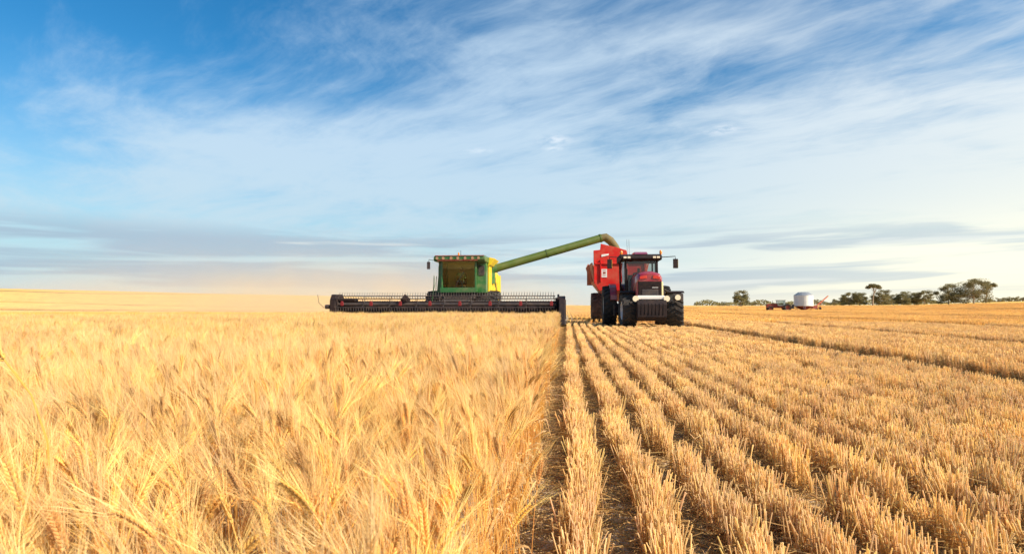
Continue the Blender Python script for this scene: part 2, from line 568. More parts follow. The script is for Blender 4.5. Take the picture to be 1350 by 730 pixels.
def a_spindle(acc, p, d, L, w, n, rings, col, tipcol, flat=1.0):
    t, a, b = frame(d)
    V = [p]
    K = [np.asarray(col) * 0.8]
    for s, ww in rings:
        for k in range(n):
            g = 2 * math.pi * k / n
            V.append(p + t * L * s + w * ww * (math.cos(g) * a + flat * math.sin(g) * b)); K.append(col)
    V.append(p + t * L); K.append(tipcol)
    F = [(0, 1 + (k + 1) % n, 1 + k) for k in range(n)]
    for r in range(len(rings) - 1):
        o = 1 + r * n
        F += [(o + k, o + (k + 1) % n, o + n + (k + 1) % n, o + n + k) for k in range(n)]
    o = 1 + (len(rings) - 1) * n
    F += [(o + k, o + (k + 1) % n, len(V) - 1) for k in range(n)]
    acc.add(V, F, K)


def a_awn(acc, p, d, L, w, col, seg=1):
    t, a, b = frame(d)
    g = rs.rand() * 6.28
    s = math.cos(g) * a + math.sin(g) * b
    if seg == 1:
        acc.add([p - s * w, p + s * w, p + t * L], [(0, 1, 2)], col)
    else:
        bend = (math.cos(g + 1.5) * a + math.sin(g + 1.5) * b) * L * 0.10 * rs.randn()
        q = p + t * L * 0.5 + bend
        acc.add([p - s * w, p + s * w, q + s * w * .7, q - s * w * .7, p + t * L], [(0, 1, 2, 3), (3, 2, 4)], col)


def a_leaf(acc, p, az_, L, w, rise, col, segs=5):
    h = np.array([math.cos(az_), math.sin(az_), 0]); sd = np.array([-h[1], h[0], 0])
    V = []
    for i in range(segs + 1):
        s = i / segs
        q = p + h * L * (s * 0.75 + 0.1 * math.sin(s * 5)) + np.array([0, 0, rise * math.sin(s * 2.6) - L * 0.55 * s * s])
        ww = w * (1 - s ** 2) * 0.5
        tw = 0.8 * math.sin(4 * s + az_)
        sdd = sd * math.cos(tw) + np.array([0, 0, 1]) * math.sin(tw)
        V += [q - sdd * ww, q + sdd * ww]
    F = [(2 * i, 2 * i + 1, 2 * i + 3, 2 * i + 2) for i in range(segs)]
    acc.add(V, F, col)


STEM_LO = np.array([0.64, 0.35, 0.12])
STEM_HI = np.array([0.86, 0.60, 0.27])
EAR = np.array([0.84, 0.60, 0.28])
AWN = np.array([0.93, 0.73, 0.41])
LEAF = np.array([0.70, 0.50, 0.27])


def stalk(acc, x, y, H, lod, thick=1.0, tall_lean=0.0, nod_=None, az_in=None):
    tone = 0.8 + 0.35 * rs.rand()
    warm = np.array([1.0, 0.94 + 0.08 * rs.rand(), 0.80 + 0.35 * rs.rand()]) * tone
    az_ = rs.rand() * 6.28 if rs.rand() < 0.6 else math.pi + rs.randn() * 0.9
    h = np.array([math.cos(az_), math.sin(az_), 0])
    lean = abs(rs.randn()) * 0.07 + tall_lean
    nod = min(abs(rs.randn()) * 0.45 + 0.12, 1.7) if nod_ is None else nod_
    if az_in is not None: az_ = az_in; h = np.array([math.cos(az_), math.sin(az_), 0])
    ear_l = rs.uniform(0.062, 0.088)
    # stem path: gentle lean, bending over only near the top
    m = {0: 8, 1: 4, 2: 3}[lod]
    P = [np.array([x, y, 0.0])]
    L = H / m
    ang = rs.randn() * 0.03
    for i in range(m):
        s = (i + 1) / m
        ang += lean / m + (nod * 0.30 if s > 0.84 else 0)
        P.append(P[-1] + L * (math.sin(ang) * h + np.array([0, 0, math.cos(ang)])))
    rad = [0.0019 * thick * (1 - 0.4 * i / m) for i in range(m + 1)]
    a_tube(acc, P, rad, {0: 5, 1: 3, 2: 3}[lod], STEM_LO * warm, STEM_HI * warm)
    # ear path
    ne = {0: 10, 1: 5, 2: 1}[lod]
    E = [P[-1]]
    D = []
    for i in range(ne):
        ang += nod * 0.55 / ne
        d = math.sin(ang) * h + np.array([0, 0, math.cos(ang)])
        D.append(d)
        E.append(E[-1] + d * ear_l / ne)
    side0 = np.cross(D[0], [math.cos(az_ + 1), math.sin(az_ + 1), 0.2]); side0 /= np.linalg.norm(side0)
    if lod == 0:
        for i in range(ne):
            t, a, b = frame(D[i])
            sd = side0 - t * side0.dot(t); sd /= np.linalg.norm(sd)
            ot = np.cross(t, sd)
            wf = 0.75 + 0.35 * math.sin(math.pi * (i + 0.5) / ne)
            for s in (-1, 1):
                for o in (-0.55, 0.55):
                    dd = t * 0.86 + sd * s * 0.42 + ot * o * 0.45
                    dd /= np.linalg.norm(dd)
                    p = E[i] + sd * s * 0.0016
                    k = EAR * warm * (0.85 + 0.3 * rs.rand())
                    a_spindle(acc, p, dd, 0.0125 * wf, 0.0026 * wf, 5, ((0.25, 0.85), (0.6, 1.0), (0.85, 0.55)), k, k * 1.1)
                    if o * s > 0 or rs.rand() < 0.9:
                        aw = t + sd * s * rs.uniform(0.12, 0.34) + ot * rs.randn() * 0.16
                        a_awn(acc, p + dd * 0.011 * wf, aw, rs.uniform(0.075, 0.135), 0.00045, AWN * warm, 2)
        nl = rs.randint(0, 3)
        for _ in range(nl):
            q = P[rs.randint(2, 6)]
            a_leaf(acc, q, rs.rand() * 6.28, rs.uniform(0.10, 0.2), rs.uniform(0.006, 0.010), rs.uniform(0.0, 0.06), LEAF * warm, 6)
    elif lod == 1:
        for i in range(ne):
            t, a, b = frame(D[i])
            for s in (-1, 1):
                dd = t * 0.88 + a * s * 0.35 + b * rs.randn() * 0.2
                k = EAR * warm * (0.85 + 0.3 * rs.rand())
                a_spindle(acc, E[i], dd, 0.021, 0.0048, 4, ((0.5, 1.0),), k, k)
                aw = t + a * s * rs.uniform(0.08, 0.34) + b * rs.randn() * 0.2
                a_awn(acc, E[i] + dd * 0.012, aw, rs.uniform(0.07, 0.12), 0.0008, AWN * warm)
                a_awn(acc, E[i] + dd * 0.012, t + a * s * rs.uniform(0.0, 0.3) + b * rs.randn() * 0.25, rs.uniform(0.07, 0.12), 0.0008, AWN * warm)
        if rs.rand() < 0.9:
            a_leaf(acc, P[rs.randint(1, 3)], rs.rand() * 6.28, rs.uniform(0.08, 0.2), 0.010, 0.03, LEAF * warm, 3)
    else:
        k = EAR * warm
        a_spindle(acc, E[0], D[0], ear_l * 1.1, 0.0085, 4, ((0.4, 1.0),), k, AWN * warm)
        for _ in range(3):
            a_awn(acc, E[0] + D[0] * 0.02, D[0] + rs.randn(3) * 0.22, rs.uniform(0.09, 0.14), 0.0022, AWN * warm)


def stub_stem(acc, x, y, h, r, n, tilt=0.1, clump=None):
    d = np.array([rs.randn() * tilt, rs.randn() * tilt, 1.0])
    if clump is not None: d[:2] += clump
    d /= np.linalg.norm(d)
    k = 0.84 + 0.30 * rs.rand()
    w = np.array([1, 0.95 + 0.08 * rs.rand(), 0.82 + 0.3 * rs.rand()]) * k
    p = np.array([x, y, -0.01])
    q = p + d * (h + 0.01)
    mid = (p + q) / 2 + np.array([rs.randn() * 0.003, rs.randn() * 0.003, 0])
    P = [p, mid, q] if n > 3 else [p, q]
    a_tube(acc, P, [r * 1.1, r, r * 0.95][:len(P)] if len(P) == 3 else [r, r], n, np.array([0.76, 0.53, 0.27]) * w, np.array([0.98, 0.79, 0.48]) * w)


def stubble_row(acc, y0, L, per_m, r, n, x0=0.0, leaves=True):
    """a length of drilled row: plants a few centimetres apart, each a tuft of cut tillers"""
    npl = int(L * per_m / 7)
    for i in range(npl):
        py = y0 + rs.rand() * L
        pxx = x0 + rs.randn() * 0.020
        cl = np.array([rs.randn(), rs.randn()]) * 0.07
        hh = rs.uniform(0.155, 0.225)
        for j in range(rs.randint(4, 11)):
            hj = hh + rs.randn() * 0.010 if rs.rand() < 0.8 else rs.uniform(0.06, 0.17)
            stub_stem(acc, pxx + rs.randn() * 0.016, py + rs.randn() * 0.016, hj, r * rs.uniform(0.75, 1.2), n, 0.09, cl)
        if leaves:
            for j in range(3):
                a_leaf(acc, np.array([pxx + rs.randn() * 0.02, py + rs.randn() * 0.02, rs.uniform(0.01, 0.13)]), rs.rand() * 6.28, rs.uniform(0.05, 0.13),
                       rs.uniform(0.004, 0.009), rs.uniform(-0.01, 0.04), np.array([0.60, 0.40, 0.20]) * rs.uniform(0.7, 1.15), 4)
            for j in range(2):   # broken stems leaning out of the row
                a = rs.rand() * 6.28
                p = np.array([pxx, py, rs.uniform(0.02, 0.12)])
                q = p + np.array([math.cos(a), math.sin(a), rs.uniform(-0.6, 0.5)]) * rs.uniform(0.05, 0.12)
                q[2] = max(q[2], 0.005)
                a_tube(acc, [p, q], [r, r * 0.8], 3, np.array([0.55, 0.36, 0.16]), np.array([0.74, 0.54, 0.28]))


def build_variants():
    out = {}
    # single wheat plants
    v = []
    for i in range(22):
        a = Acc(); stalk(a, 0, 0, rs.uniform(0.38, 0.62) if i % 3 else rs.uniform(.56, .62), 0); v.append(a.mesh('wheat_plant', M['wheat']))
    out['w0'] = v
    v = []
    for i in range(4):
        a = Acc(); stalk(a, 0, 0, 0.60, 0, 1.15, nod_=(0.7, 0.95, 1.1, 0.8)[i], az_in=math.pi); v.append(a.mesh('wheat_plant', M['wheat']))
    out['h0'] = v
    v = []
    for i in range(8):
        a = Acc()
        for j in range(96):
            stalk(a, rs.choice([-.15, .15]) * 1.0 + rs.randn() * 0.045, rs.rand() * 0.5 - 0.25, rs.uniform(0.44, 0.63), 1, 1.15)
        v.append(a.mesh('wheat_patch', M['wheat']))
    out['w1'] = v
    v = []
    for i in range(6):
        a = Acc()
        for j in range(230):
            stalk(a, rs.rand() - 0.5, rs.rand() - 0.5, rs.uniform(0.50, 0.64), 2, 2.0)
        v.append(a.mesh('wheat_patch_far', M['wheat']))
    for me in v:
        at = me.color_attributes['col']; k = np.empty(len(me.vertices) * 4); at.data.foreach_get('color', k)
        k = k.reshape(-1, 4) * np.array([1.0, 0.95, 0.74, 1]); at.data.foreach_set('color', k.ravel())
    out['w2'] = v
    v = []
    for i in range(16):
        a = Acc(); stubble_row(a, -0.16, 0.32, 430, 0.0020, 6); v.append(a.mesh('stubble_tuft', M['stubble']))
    out['s0'] = v
    v = []
    for i in range(10):
        a = Acc(); stubble_row(a, -0.4, 0.8, 300, 0.0030, 3); v.append(a.mesh('stubble_length', M['stubble']))
    out['s1'] = v
    v = []
    for i in range(6):
        a = Acc()
        for k in range(10):
            stubble_row(a, -1.5, 3.0, 75, 0.0065, 3, x0=-1.35 + k * 0.30, leaves=False)
        v.append(a.mesh('stubble_patch', M['stubble']))
    for me in v:
        at = me.color_attributes['col']; k = np.empty(len(me.vertices) * 4); at.data.foreach_get('color', k)
        k = k.reshape(-1, 4) * np.array([1.0, 0.965, 0.84, 1]); at.data.foreach_set('color', k.ravel())
    out['s2'] = v
    v = []
    for i in range(8):
        a = Acc()
        for j in range(34):
            an = rs.rand() * math.pi if rs.rand() < 0.6 else math.pi / 2 + rs.randn() * 0.3
            p = np.array([rs.uniform(-.2, .2), rs.uniform(-.2, .2), rs.uniform(0.003, 0.012) if rs.rand() < .8 else rs.uniform(.01, .05)])
            L = rs.uniform(0.02, 0.10) if rs.rand() < 0.8 else rs.uniform(0.1, 0.26)
            q = p + np.array([math.cos(an), math.sin(an), rs.randn() * 0.06]) * L
            q[2] = max(q[2], 0.004)
            k = rs.uniform(0.6, 1.15)
            a_tube(a, [p, q], [0.0017, 0.0015], 4, np.array([0.62, 0.43, 0.21]) * k, np.array([0.72, 0.52, 0.27]) * k)
        for j in range(22):
            a_leaf(a, np.array([rs.uniform(-.2, .2), rs.uniform(-.2, .2), 0.008]), rs.rand() * 6.28, rs.uniform(0.03, 0.09), 0.005, 0.012,
                   np.array([0.58, 0.42, 0.24]) * rs.uniform(0.5, 1.1), 4)
        v.append(a.mesh('straw_bits', M['stubble']))
    out['l0'] = v
    return out


VAR = build_variants()


def scatter_object(name, groups, label, seed=1):
    """one mesh of points; a node group stands a plant on every point.  groups = [(variants, points(N,3), rot(N,3), scale(N,3))]"""
    P = np.concatenate([g[1] for g in groups]); Rt = np.concatenate([g[2] for g in groups]); S = np.concatenate([g[3] for g in groups])
    lod = np.concatenate([np.full(len(g[1]), i) for i, g in enumerate(groups)])
    idx = np.concatenate([rs.randint(0, len(g[0]), len(g[1])) for g in groups])
    me = bpy.data.meshes.new(name)
    me.from_pydata(P.tolist(), [], [])
    for nm, ty, arr, key in (('rot', 'FLOAT_VECTOR', Rt, 'vector'), ('scl', 'FLOAT_VECTOR', S, 'vector'), ('lod', 'INT', lod, 'value'), ('idx', 'INT', idx, 'value')):
        a = me.attributes.new(nm, ty, 'POINT')
        a.data.foreach_set(key, arr.ravel())
    me.materials.append(groups[0][0][0].materials[0])
    o = bpy.data.objects.new(name, me)
    C.objects.link(o)
    ng = bpy.data.node_groups.new(name + ' growth', 'GeometryNodeTree')
    ng.interface.new_socket('Geometry', in_out='INPUT', socket_type='NodeSocketGeometry')
    ng.interface.new_socket('Geometry', in_out='OUTPUT', socket_type='NodeSocketGeometry')
    T = NT(ng)
    gi = T.new('NodeGroupInput'); go = T.new('NodeGroupOutput')
    def attr(nm, ty):
        nd = T.new('GeometryNodeInputNamedAttribute', data_type=ty)
        nd.inputs['Name'].default_value = nm
        return nd.outputs['Attribute']
    rot, scl, lo, ix = attr('rot', 'FLOAT_VECTOR'), attr('scl', 'FLOAT_VECTOR'), attr('lod', 'INT'), attr('idx', 'INT')
    jo = T.new('GeometryNodeJoinGeometry')
    for i, g in enumerate(groups):
        ji = T.new('GeometryNodeJoinGeometry')
        for me_v in g[0]:
            so = bpy.data.objects.new(me_v.name, me_v)
            oi = T.new('GeometryNodeObjectInfo')
            oi.inputs['Object'].default_value = so
            gti = T.new('GeometryNodeGeometryToInstance')
            T.l.new(oi.outputs['Geometry'], gti.inputs[0])
            T.l.new(gti.outputs[0], ji.inputs[0])
        cmp = T.new('FunctionNodeCompare', data_type='INT', operation='EQUAL')
        T.l.new(lo, cmp.inputs[2]); cmp.inputs[3].default_value = i
        iop = T.new('GeometryNodeInstanceOnPoints')
        T.l.new(gi.outputs[0], iop.inputs['Points'])
        T.l.new(cmp.outputs[0], iop.inputs['Selection'])
        T.l.new(ji.outputs[0], iop.inputs['Instance'])
        iop.inputs['Pick Instance'].default_value = True
        T.l.new(ix, iop.inputs['Instance Index'])
        T.l.new(rot, iop.inputs['Rotation'])
        T.l.new(scl, iop.inputs['Scale'])
        T.l.new(iop.outputs[0], jo.inputs[0])
    T.l.new(jo.outputs[0], go.inputs[0])
    md = o.modifiers.new('growth', 'NODES')
    md.node_group = ng
    return tag(o, label, None, kind='stuff')


def px_of(x, y):
    dep = x * CF.x + y * CF.y
    off = x * CR.x + y * CR.y
    return np.where(dep > 0.05, 675 + 750 * off / np.maximum(dep, 0.05), 9999 * np.sign(off)), dep


def wav(x, y, s):
    """slow, soft variation over the field, -1..1"""
    return (np.sin(x * s * 1.3 + 0.7 * np.sin(y * s)) + np.sin(y * s * 0.9 + 1.3 * np.sin(x * s * 0.7) + 2.0)) / 2


EDGE = -0.20


def edge(y): return -0.20 - 0.0085 * np.maximum(y, 0)


def zs(x, y):
    return np.array([ground_z(a, b) for a, b in zip(x, y)]) if len(x) else np.zeros(0)


def wheat():
    gs = []
    HDR_Y = 28.0
    # single plants up to 5.5 m
    n = 60000
    x = EDGE - 0.02 - 0.30 * rs.randint(0, 30, n) + rs.randn(n) * 0.034; y = rs.uniform(-1.2, 7.0, n)
    area = (9 + EDGE) * 8.2
    keep = rs.rand(n) < min(1, 350 * area / n)
    px, dep = px_of(x, y)
    r = np.hypot(x, y)
    keep &= (r < 6.0 + rs.randn(n) * 0.25) & (px > -320) & (r > 0.42) & (x < EDGE + 0.2)
    # thin the plants right under the lens so that nothing crosses it
    keep &= ~((r < 0.62) & (rs.rand(n) < 0.5))
    x, y = x[keep], y[keep]
    x = x + edge(y) - EDGE
    r = np.hypot(x, y)
    hs_ = 1.0 + 0.06 * wav(x, y, 2.3) + rs.randn(len(x)) * 0.05
    lean = 0.05 * wav(x + 5, y, 1.9)
    rot = np.c_[rs.randn(len(x)) * 0.05, lean - 0.03 + rs.randn(len(x)) * 0.06, rs.choice([0, 1], len(x)) * rs.randn(len(x)) * 0.5 + rs.randn(len(x)) * 0.6]
    ed = x > edge(y) - 0.35
    rot[ed, 1] = np.minimum(rot[ed, 1], 0.0) - 0.01
    sc_ = np.c_[np.ones(len(x)) * 1.0, np.ones(len(x)), hs_]
    # a few tall ears standing clear of the crop near the lens: (x, y, scale, turn, lean)
    hero = [(-1.12, 1.20, 1.55, 0.0, 0.0), (-.395, .512, 1.27, 0.1, 0.0), (-.55, .547, 1.24, -0.2, 0.02), (-.53, .86, 1.12, 0.4, -.05), (-.88, .80, 1.10, -.2, -.1),
            (-.72, .98, 1.10, 2.7, 0.0), (-.33, 1.02, 1.08, 0.1, -.08), (-1.1, .80, 1.12, 3.0, .05), (-.30, .80, 1.04, 0.2, -.10)]
    hn = len(hero); H_ = np.array(hero)
    gs.append((VAR['h0'], np.c_[H_[:, 0], H_[:, 1], np.zeros(hn)], np.c_[np.zeros(hn), H_[:, 4], H_[:, 3]], np.c_[H_[:, 2] ** .6, H_[:, 2] ** .6, H_[:, 2]]))
    print('near wheat plants', len(x))
    gs.append((VAR['w0'], np.c_[x, y, np.zeros(len(x))], rot, sc_))
    # half metre patches
    gx, gy = np.meshgrid(np.arange(EDGE - 0.19, -26, -0.60), np.arange(-1.0, 27.6, 0.45))
    x, y = gx.ravel(), gy.ravel()
    x = x + 0.0 * y; y = y + rs.randn(len(y)) * 0.03
    x = x + edge(y) - EDGE
    px, dep = px_of(x, y); r = np.hypot(x, y)
    k = (r > 5.8) & (r < 24) & (px > -150)
    k &= ~((y > HDR_Y - 0.6) & (x > -12.3))
    x, y, r = x[k], y[k], r[k]
    n = len(x)
    rot = np.c_[rs.randn(n) * 0.03, 0.05 * wav(x + 5, y, 1.3) + rs.randn(n) * 0.03, rs.randint(0, 2, n) * math.pi]
    rot[np.abs(x - EDGE) < 0.5, 2] = np.round(rot[np.abs(x - EDGE) < 0.5, 2] / math.pi) * math.pi
    sc_ = np.c_[np.ones(n), np.ones(n), 1.0 + 0.04 * wav(x, y, 0.9) + rs.randn(n) * 0.03]
    gs.append((VAR['w1'], np.c_[x, y, zs(x, y)], rot, sc_))
    print('patches', n)
    # metre patches
    gx, gy = np.meshgrid(np.arange(EDGE - 0.5, -110, -0.92), np.arange(10, 32, 0.92))
    x, y = gx.ravel(), gy.ravel()
    x = x + edge(y) - EDGE
    px, dep = px_of(x, y); r = np.hypot(x, y)
    k = (r > 23.6) & (px > -120) & (y < 30.5 - 0.02 * x)
    k &= ~((y > HDR_Y - 0.9) & (x > -12.6))
    x, y = x[k], y[k]; n = len(x)
    rot = np.c_[rs.randn(n) * 0.03, rs.randn(n) * 0.05, rs.randint(0, 4, n) * math.pi / 2 + (x < -1) * rs.randn(n) * 0.1]
    sc_ = np.c_[np.ones(n), np.ones(n), 0.89 + 0.04 * wav(x, y, 0.5) + rs.randn(n) * 0.03]
    gs.append((VAR['w2'], np.c_[x, y, zs(x, y)], rot, sc_))
    print('far patches', n)
    return scatter_object('standing_wheat', gs, 'golden ripe bearded wheat standing uncut left of the stubble rows')


GAPS = ((5.55, 0.42), (10.4, 0.55), (18.0, 0.9), (35.0, 0.9), (86.0, 1.5))


def in_gap(x):
    g = np.zeros(len(x), bool)
    for c, w in GAPS: g |= np.abs(x - c) < w
    return g


def stubble():
    gs = []
    rows = np.arange(0.06, 60, 0.30)
    def seg(step, r0, r1, xmax):
        gx, gy = np.meshgrid(rows[rows < xmax], np.arange(-2.0, r1, step))
        x, y = gx.ravel(), gy.ravel()
        y = y + (rs.rand(len(y)) - 0.5) * step * 0.2
        px, dep = px_of(x, y); r = np.hypot(x, y)
        k = (r >= r0) & (r < r1) & ~in_gap(x) & (px < 6000) & (dep > -1.6) & (r > 0.3)
        return x[k], y[k]
    x, y = seg(0.30, 0, 11, 14); n = len(x)
    k = rs.rand(n) > 0.03; x, y = x[k], y[k]; n = len(x)
    thin = 0.96 + 0.05 * wav(x * 3.1, y, 1.7) + rs.randn(n) * 0.06
    flat = (rs.rand(n) < 0.04)
    rot = np.c_[rs.randn(n) * 0.04, rs.randn(n) * 0.06, rs.randint(0, 2, n) * math.pi + rs.randn(n) * 0.10]
    sc_ = np.c_[rs.uniform(1.1, 1.5, n), rs.uniform(0.98, 1.15, n), np.where(flat, 0.6, thin)]
    gs.append((VAR['s0'], np.c_[x + 0.018 * np.sin(y * 2.1 + x * 5) + rs.randn(n) * 0.008, y, np.zeros(n)], rot, sc_))
    print('stubble tufts', n)
    x, y = seg(0.76, 11, 34, 42); n = len(x)
    rot = np.c_[rs.randn(n) * 0.03, rs.randn(n) * 0.04, rs.randint(0, 2, n) * math.pi]
    east = (x > 5.5) * 0.12 - ((x > 1.0) & (x < 5.5) & (y > 23.5)) * 0.6
    sc_ = np.c_[np.ones(n) * 1.15, np.ones(n), 0.95 + east + 0.04 * wav(x * 2, y, 0.8) + rs.randn(n) * 0.05]
    gs.append((VAR['s1'], np.c_[x + 0.008 * np.sin(y), y, np.zeros(n)], rot, sc_))
    print('stubble lengths', n)
    gx, gy = np.meshgrid(np.arange(-300, 330, 3.0) + 1.5, np.arange(10, 260, 3.0))
    x, y = gx.ravel(), gy.ravel()
    px, dep = px_of(x, y); r = np.hypot(x, y)
    keep = (r > 33.0) & (r < 260) & (px < 1900)
    keep &= (x > 0) | ((y > 62) & (px > -100) & (np.abs(y - 0.097 * x - 84) > 5))
    for c, w in GAPS[3:]: keep &= np.abs(x - c) > 0.9
    keep &= ~((np.abs(y - 112) < 5.5))
    x, y = x[keep], y[keep]; n = len(x)
    nar = np.abs(x - 18.0) < 1.9
    x = x + nar * np.sign(x - 18.0) * 0.5
    rot = np.c_[np.zeros(n), np.zeros(n), rs.randint(0, 2, n) * math.pi]
    sc_ = np.c_[np.where(nar, 0.67, 1.0), np.ones(n), 1.05 + 0.12 * wav(x, y, 0.15) + rs.randn(n) * 0.04]
    gs.append((VAR['s2'], np.c_[x, y, zs(x, y)], rot, sc_))
    print('stubble patches', n)
    # cut ground behind the harvester front
    return scatter_object('wheat_stubble', gs, 'rows of cut wheat stubble on the bare paddock')


def litter():
    n = 9500
    x = rs.uniform(-0.3, 9, n); y = rs.uniform(-1.5, 13, n)
    px, dep = px_of(x, y); r = np.hypot(x, y)
    k = (px < 3500) & (r < 12) & (r > 0.5) & (rs.rand(n) < np.clip(1.35 - r / 14, 0, 1))
    x, y = x[k], y[k]
    y2 = rs.uniform(9, 30, 700); x = np.r_[x, rs.uniform(edge(y2) - .05, 0.08)]; y = np.r_[y, y2]; n = len(x)
    rot = np.c_[np.zeros(n), np.zeros(n), rs.rand(n) * 6.28]
    s = rs.uniform(0.7, 1.25, n)
    return scatter_object('straw_litter', [(VAR['l0'], np.c_[x, y, np.zeros(n)], rot, np.c_[s, s, s])], 'broken straw and chaff lying between the stubble rows')


wheat(); stubble(); litter()

# ------------------------------------------------------------------ machines
def wheel(parent, c, r, w, rubber, rimm, lugs=22, steer=0.0, rim_r=None, lug_h=None, cut=40):
    """wheel about the x axis at c; returns the part (tyre), rim is its sub-part"""
    rim_r = rim_r or r * 0.52
    bm = B()
    h = w / 2
    prof = [(-h * 0.8, rim_r), (-h * 0.98, rim_r + (r - rim_r) * 0.35), (-h, r * 0.86), (-h * 0.86, r * 0.95), (-h * 0.4, r * 0.975), (0, r * 0.98),
            (h * 0.4, r * 0.975), (h * 0.86, r * 0.95), (h, r * 0.86), (h * 0.98, rim_r + (r - rim_r) * 0.35), (h * 0.8, rim_r)]
    lathe_x(bm, prof, cut)
    lh = lug_h or r * 0.05
    for i in range(lugs):
        for s in (-1, 1):
            a = 2 * math.pi * (i + (0.5 if s > 0 else 0)) / lugs
            q0 = Vector((0.02 * s * w, math.cos(a), math.sin(a)))
            a2 = a + 0.55 * math.pi * 2 / lugs * 1.5
            pts = []
            for t in (0, 0.5, 1):
                aa = a + (a2 - a) * t
                xx = s * (0.0 + h * 1.0 * t)
                rr = r * (0.985 - 0.045 * t * t)
                pts.append((xx, aa, rr))
            wd = 0.30 * 2 * math.pi / lugs * 0.5
            for (x0, a0, r0), (x1, a1, r1) in zip(pts[:-1], pts[1:]):
                def P(x, aa, rr): return (x, rr * math.cos(aa), rr * math.sin(aa))
                hexa(bm, [P(x0, a0 - wd, r0 - 0.01), P(x1, a1 - wd, r1 - 0.01), P(x1, a1 + wd, r1 - 0.01), P(x0, a0 + wd, r0 - 0.01)],
                     [P(x0, a0 - wd, r0 + lh), P(x1, a1 - wd, r1 + lh), P(x1, a1 + wd, r1 + lh), P(x0, a0 + wd, r0 + lh)])
    ty = obj('wheel', bm, rubber, parent, loc=c, rot=(0, 0, steer))
    for p in ty.data.polygons: p.use_smooth = False
    bm = B()
    for s in (-1, 1):
        lathe_x(bm, [(s * h * 0.82, rim_r * 1.02), (s * h * 0.80, rim_r * 0.9), (s * h * 0.35, rim_r * 0.8), (s * h * 0.3, rim_r * 0.35), (s * h * 0.55, rim_r * 0.3), (s * h * 0.55, 0.001)], 28)
    for k in range(8):
        a = 2 * math.pi * k / 8
        for s in (-1, 1):
            cyl(bm, (s * h * 0.3, rim_r * 0.55 * math.cos(a), rim_r * 0.55 * math.sin(a)), (s * h * 0.42, rim_r * 0.55 * math.cos(a), rim_r * 0.55 * math.sin(a)), 0.03, n=6)
    obj('rim', bm, rimm, ty, smooth=True)
    return ty


def seated_person(loc, shirt, label, hatted=True, s=1.0):
    """a driver sitting facing -y with both hands forward; one continuous skinned body"""
    J = {'pelvis': ((0, 0, 0), .15), 'belly': ((0, .01, .20), .14), 'chest': ((0, .0, .42), .165), 'neck': ((0, -.01, .58), .06), 'head': ((0, -.03, .70), .095),
         'crown': ((0, -.02, .79), .085),
         'shl': ((-.19, 0, .50), .07), 'ell': ((-.27, -.14, .25), .05), 'wrl': ((-.17, -.38, .30), .033), 'hal': ((-.13, -.46, .33), .035),
         'shr': ((.19, 0, .50), .07), 'elr': ((.27, -.14, .25), .05), 'wrr': ((.17, -.38, .30), .033), 'har': ((.13, -.46, .33), .035),
         'hpl': ((-.11, -.05, .0), .10), 'knl': ((-.14, -.46, .06), .07), 'anl': ((-.14, -.52, -.36), .045), 'tol': ((-.14, -.70, -.40), .04),
         'hpr': ((.11, -.05, .0), .10), 'knr': ((.14, -.46, .06), .07), 'anr': ((.14, -.52, -.36), .045), 'tor': ((.14, -.70, -.40), .04)}
    Ed = [('pelvis', 'belly'), ('belly', 'chest'), ('chest', 'neck'), ('neck', 'head'), ('head', 'crown'), ('chest', 'shl'), ('shl', 'ell'), ('ell', 'wrl'), ('wrl', 'hal'),
          ('chest', 'shr'), ('shr', 'elr'), ('elr', 'wrr'), ('wrr', 'har'), ('pelvis', 'hpl'), ('hpl', 'knl'), ('knl', 'anl'), ('anl', 'tol'), ('pelvis', 'hpr'), ('hpr', 'knr'), ('knr', 'anr'), ('anr', 'tor')]
    names = list(J)
    me = bpy.data.meshes.new('person')
    me.from_pydata([tuple(c * s for c in J[n][0]) for n in names], [(names.index(a), names.index(b)) for a, b in Ed], [])
    o = bpy.data.objects.new('person', me)
    C.objects.link(o)
    o.modifiers.new('skin', 'SKIN')
    for i, n in enumerate(names):
        sv_ = me.skin_vertices[0].data[i]
        sv_.radius = (J[n][1] * s, J[n][1] * s * 0.85)
        sv_.use_root = (n == 'pelvis')
    sd = o.modifiers.new('sub', 'SUBSURF'); sd.levels = 2; sd.render_levels = 2
    # skin on head and hands, shirt elsewhere
    m = bpy.data.materials.new('driver body')
    m.use_nodes = True
    T = NT(m.node_tree)
    bs = T.n['Principled BSDF']; bs.inputs['Roughness'].default_value = 0.8
    oc = T.new('ShaderNodeSeparateXYZ', {0: T.new('ShaderNodeTexCoord').outputs['Object']}).outputs
    isskin = T.math('MAXIMUM', T.math('GREATER_THAN', oc[2], 0.575 * s), T.math('LESS_THAN', oc[1], -0.40 * s))
    low = T.math('LESS_THAN', oc[2], 0.14 * s)
    c = T.mix(isskin, (*shirt, 1), (0.45, 0.25, 0.17, 1))
    c = T.mix(low, c, (0.05, 0.06, 0.09, 1))
    T.put(bs, 'Base Color', c)
    me.materials.append(m)
    o.location = loc
    tag(o, label, 'person')
    bm = B()
    if hatted:
        lathe_z(bm, [(.17, 0), (.165, .012), (.10, .02), (.095, .09), (.07, .115), (.002, .12)], 20, (0, -.02, .755))
        obj('hat', bm, M['hat'], o, smooth=True)
    for sx in (-1, 1):
        bm = B()
        bmesh.ops.create_uvsphere(bm, u_segments=8, v_segments=6, radius=0.013, matrix=Matrix.Translation((sx * .033, -.112, .715)))
        obj('eye', bm, M['black'], o)
    bm = B()
    prism(bm, [(-.105, .72), (-.14, .675), (-.105, .67)], 'x', -.014, .014)
    obj('nose', bm, M['skin'], o, bevel=.005)
    return o


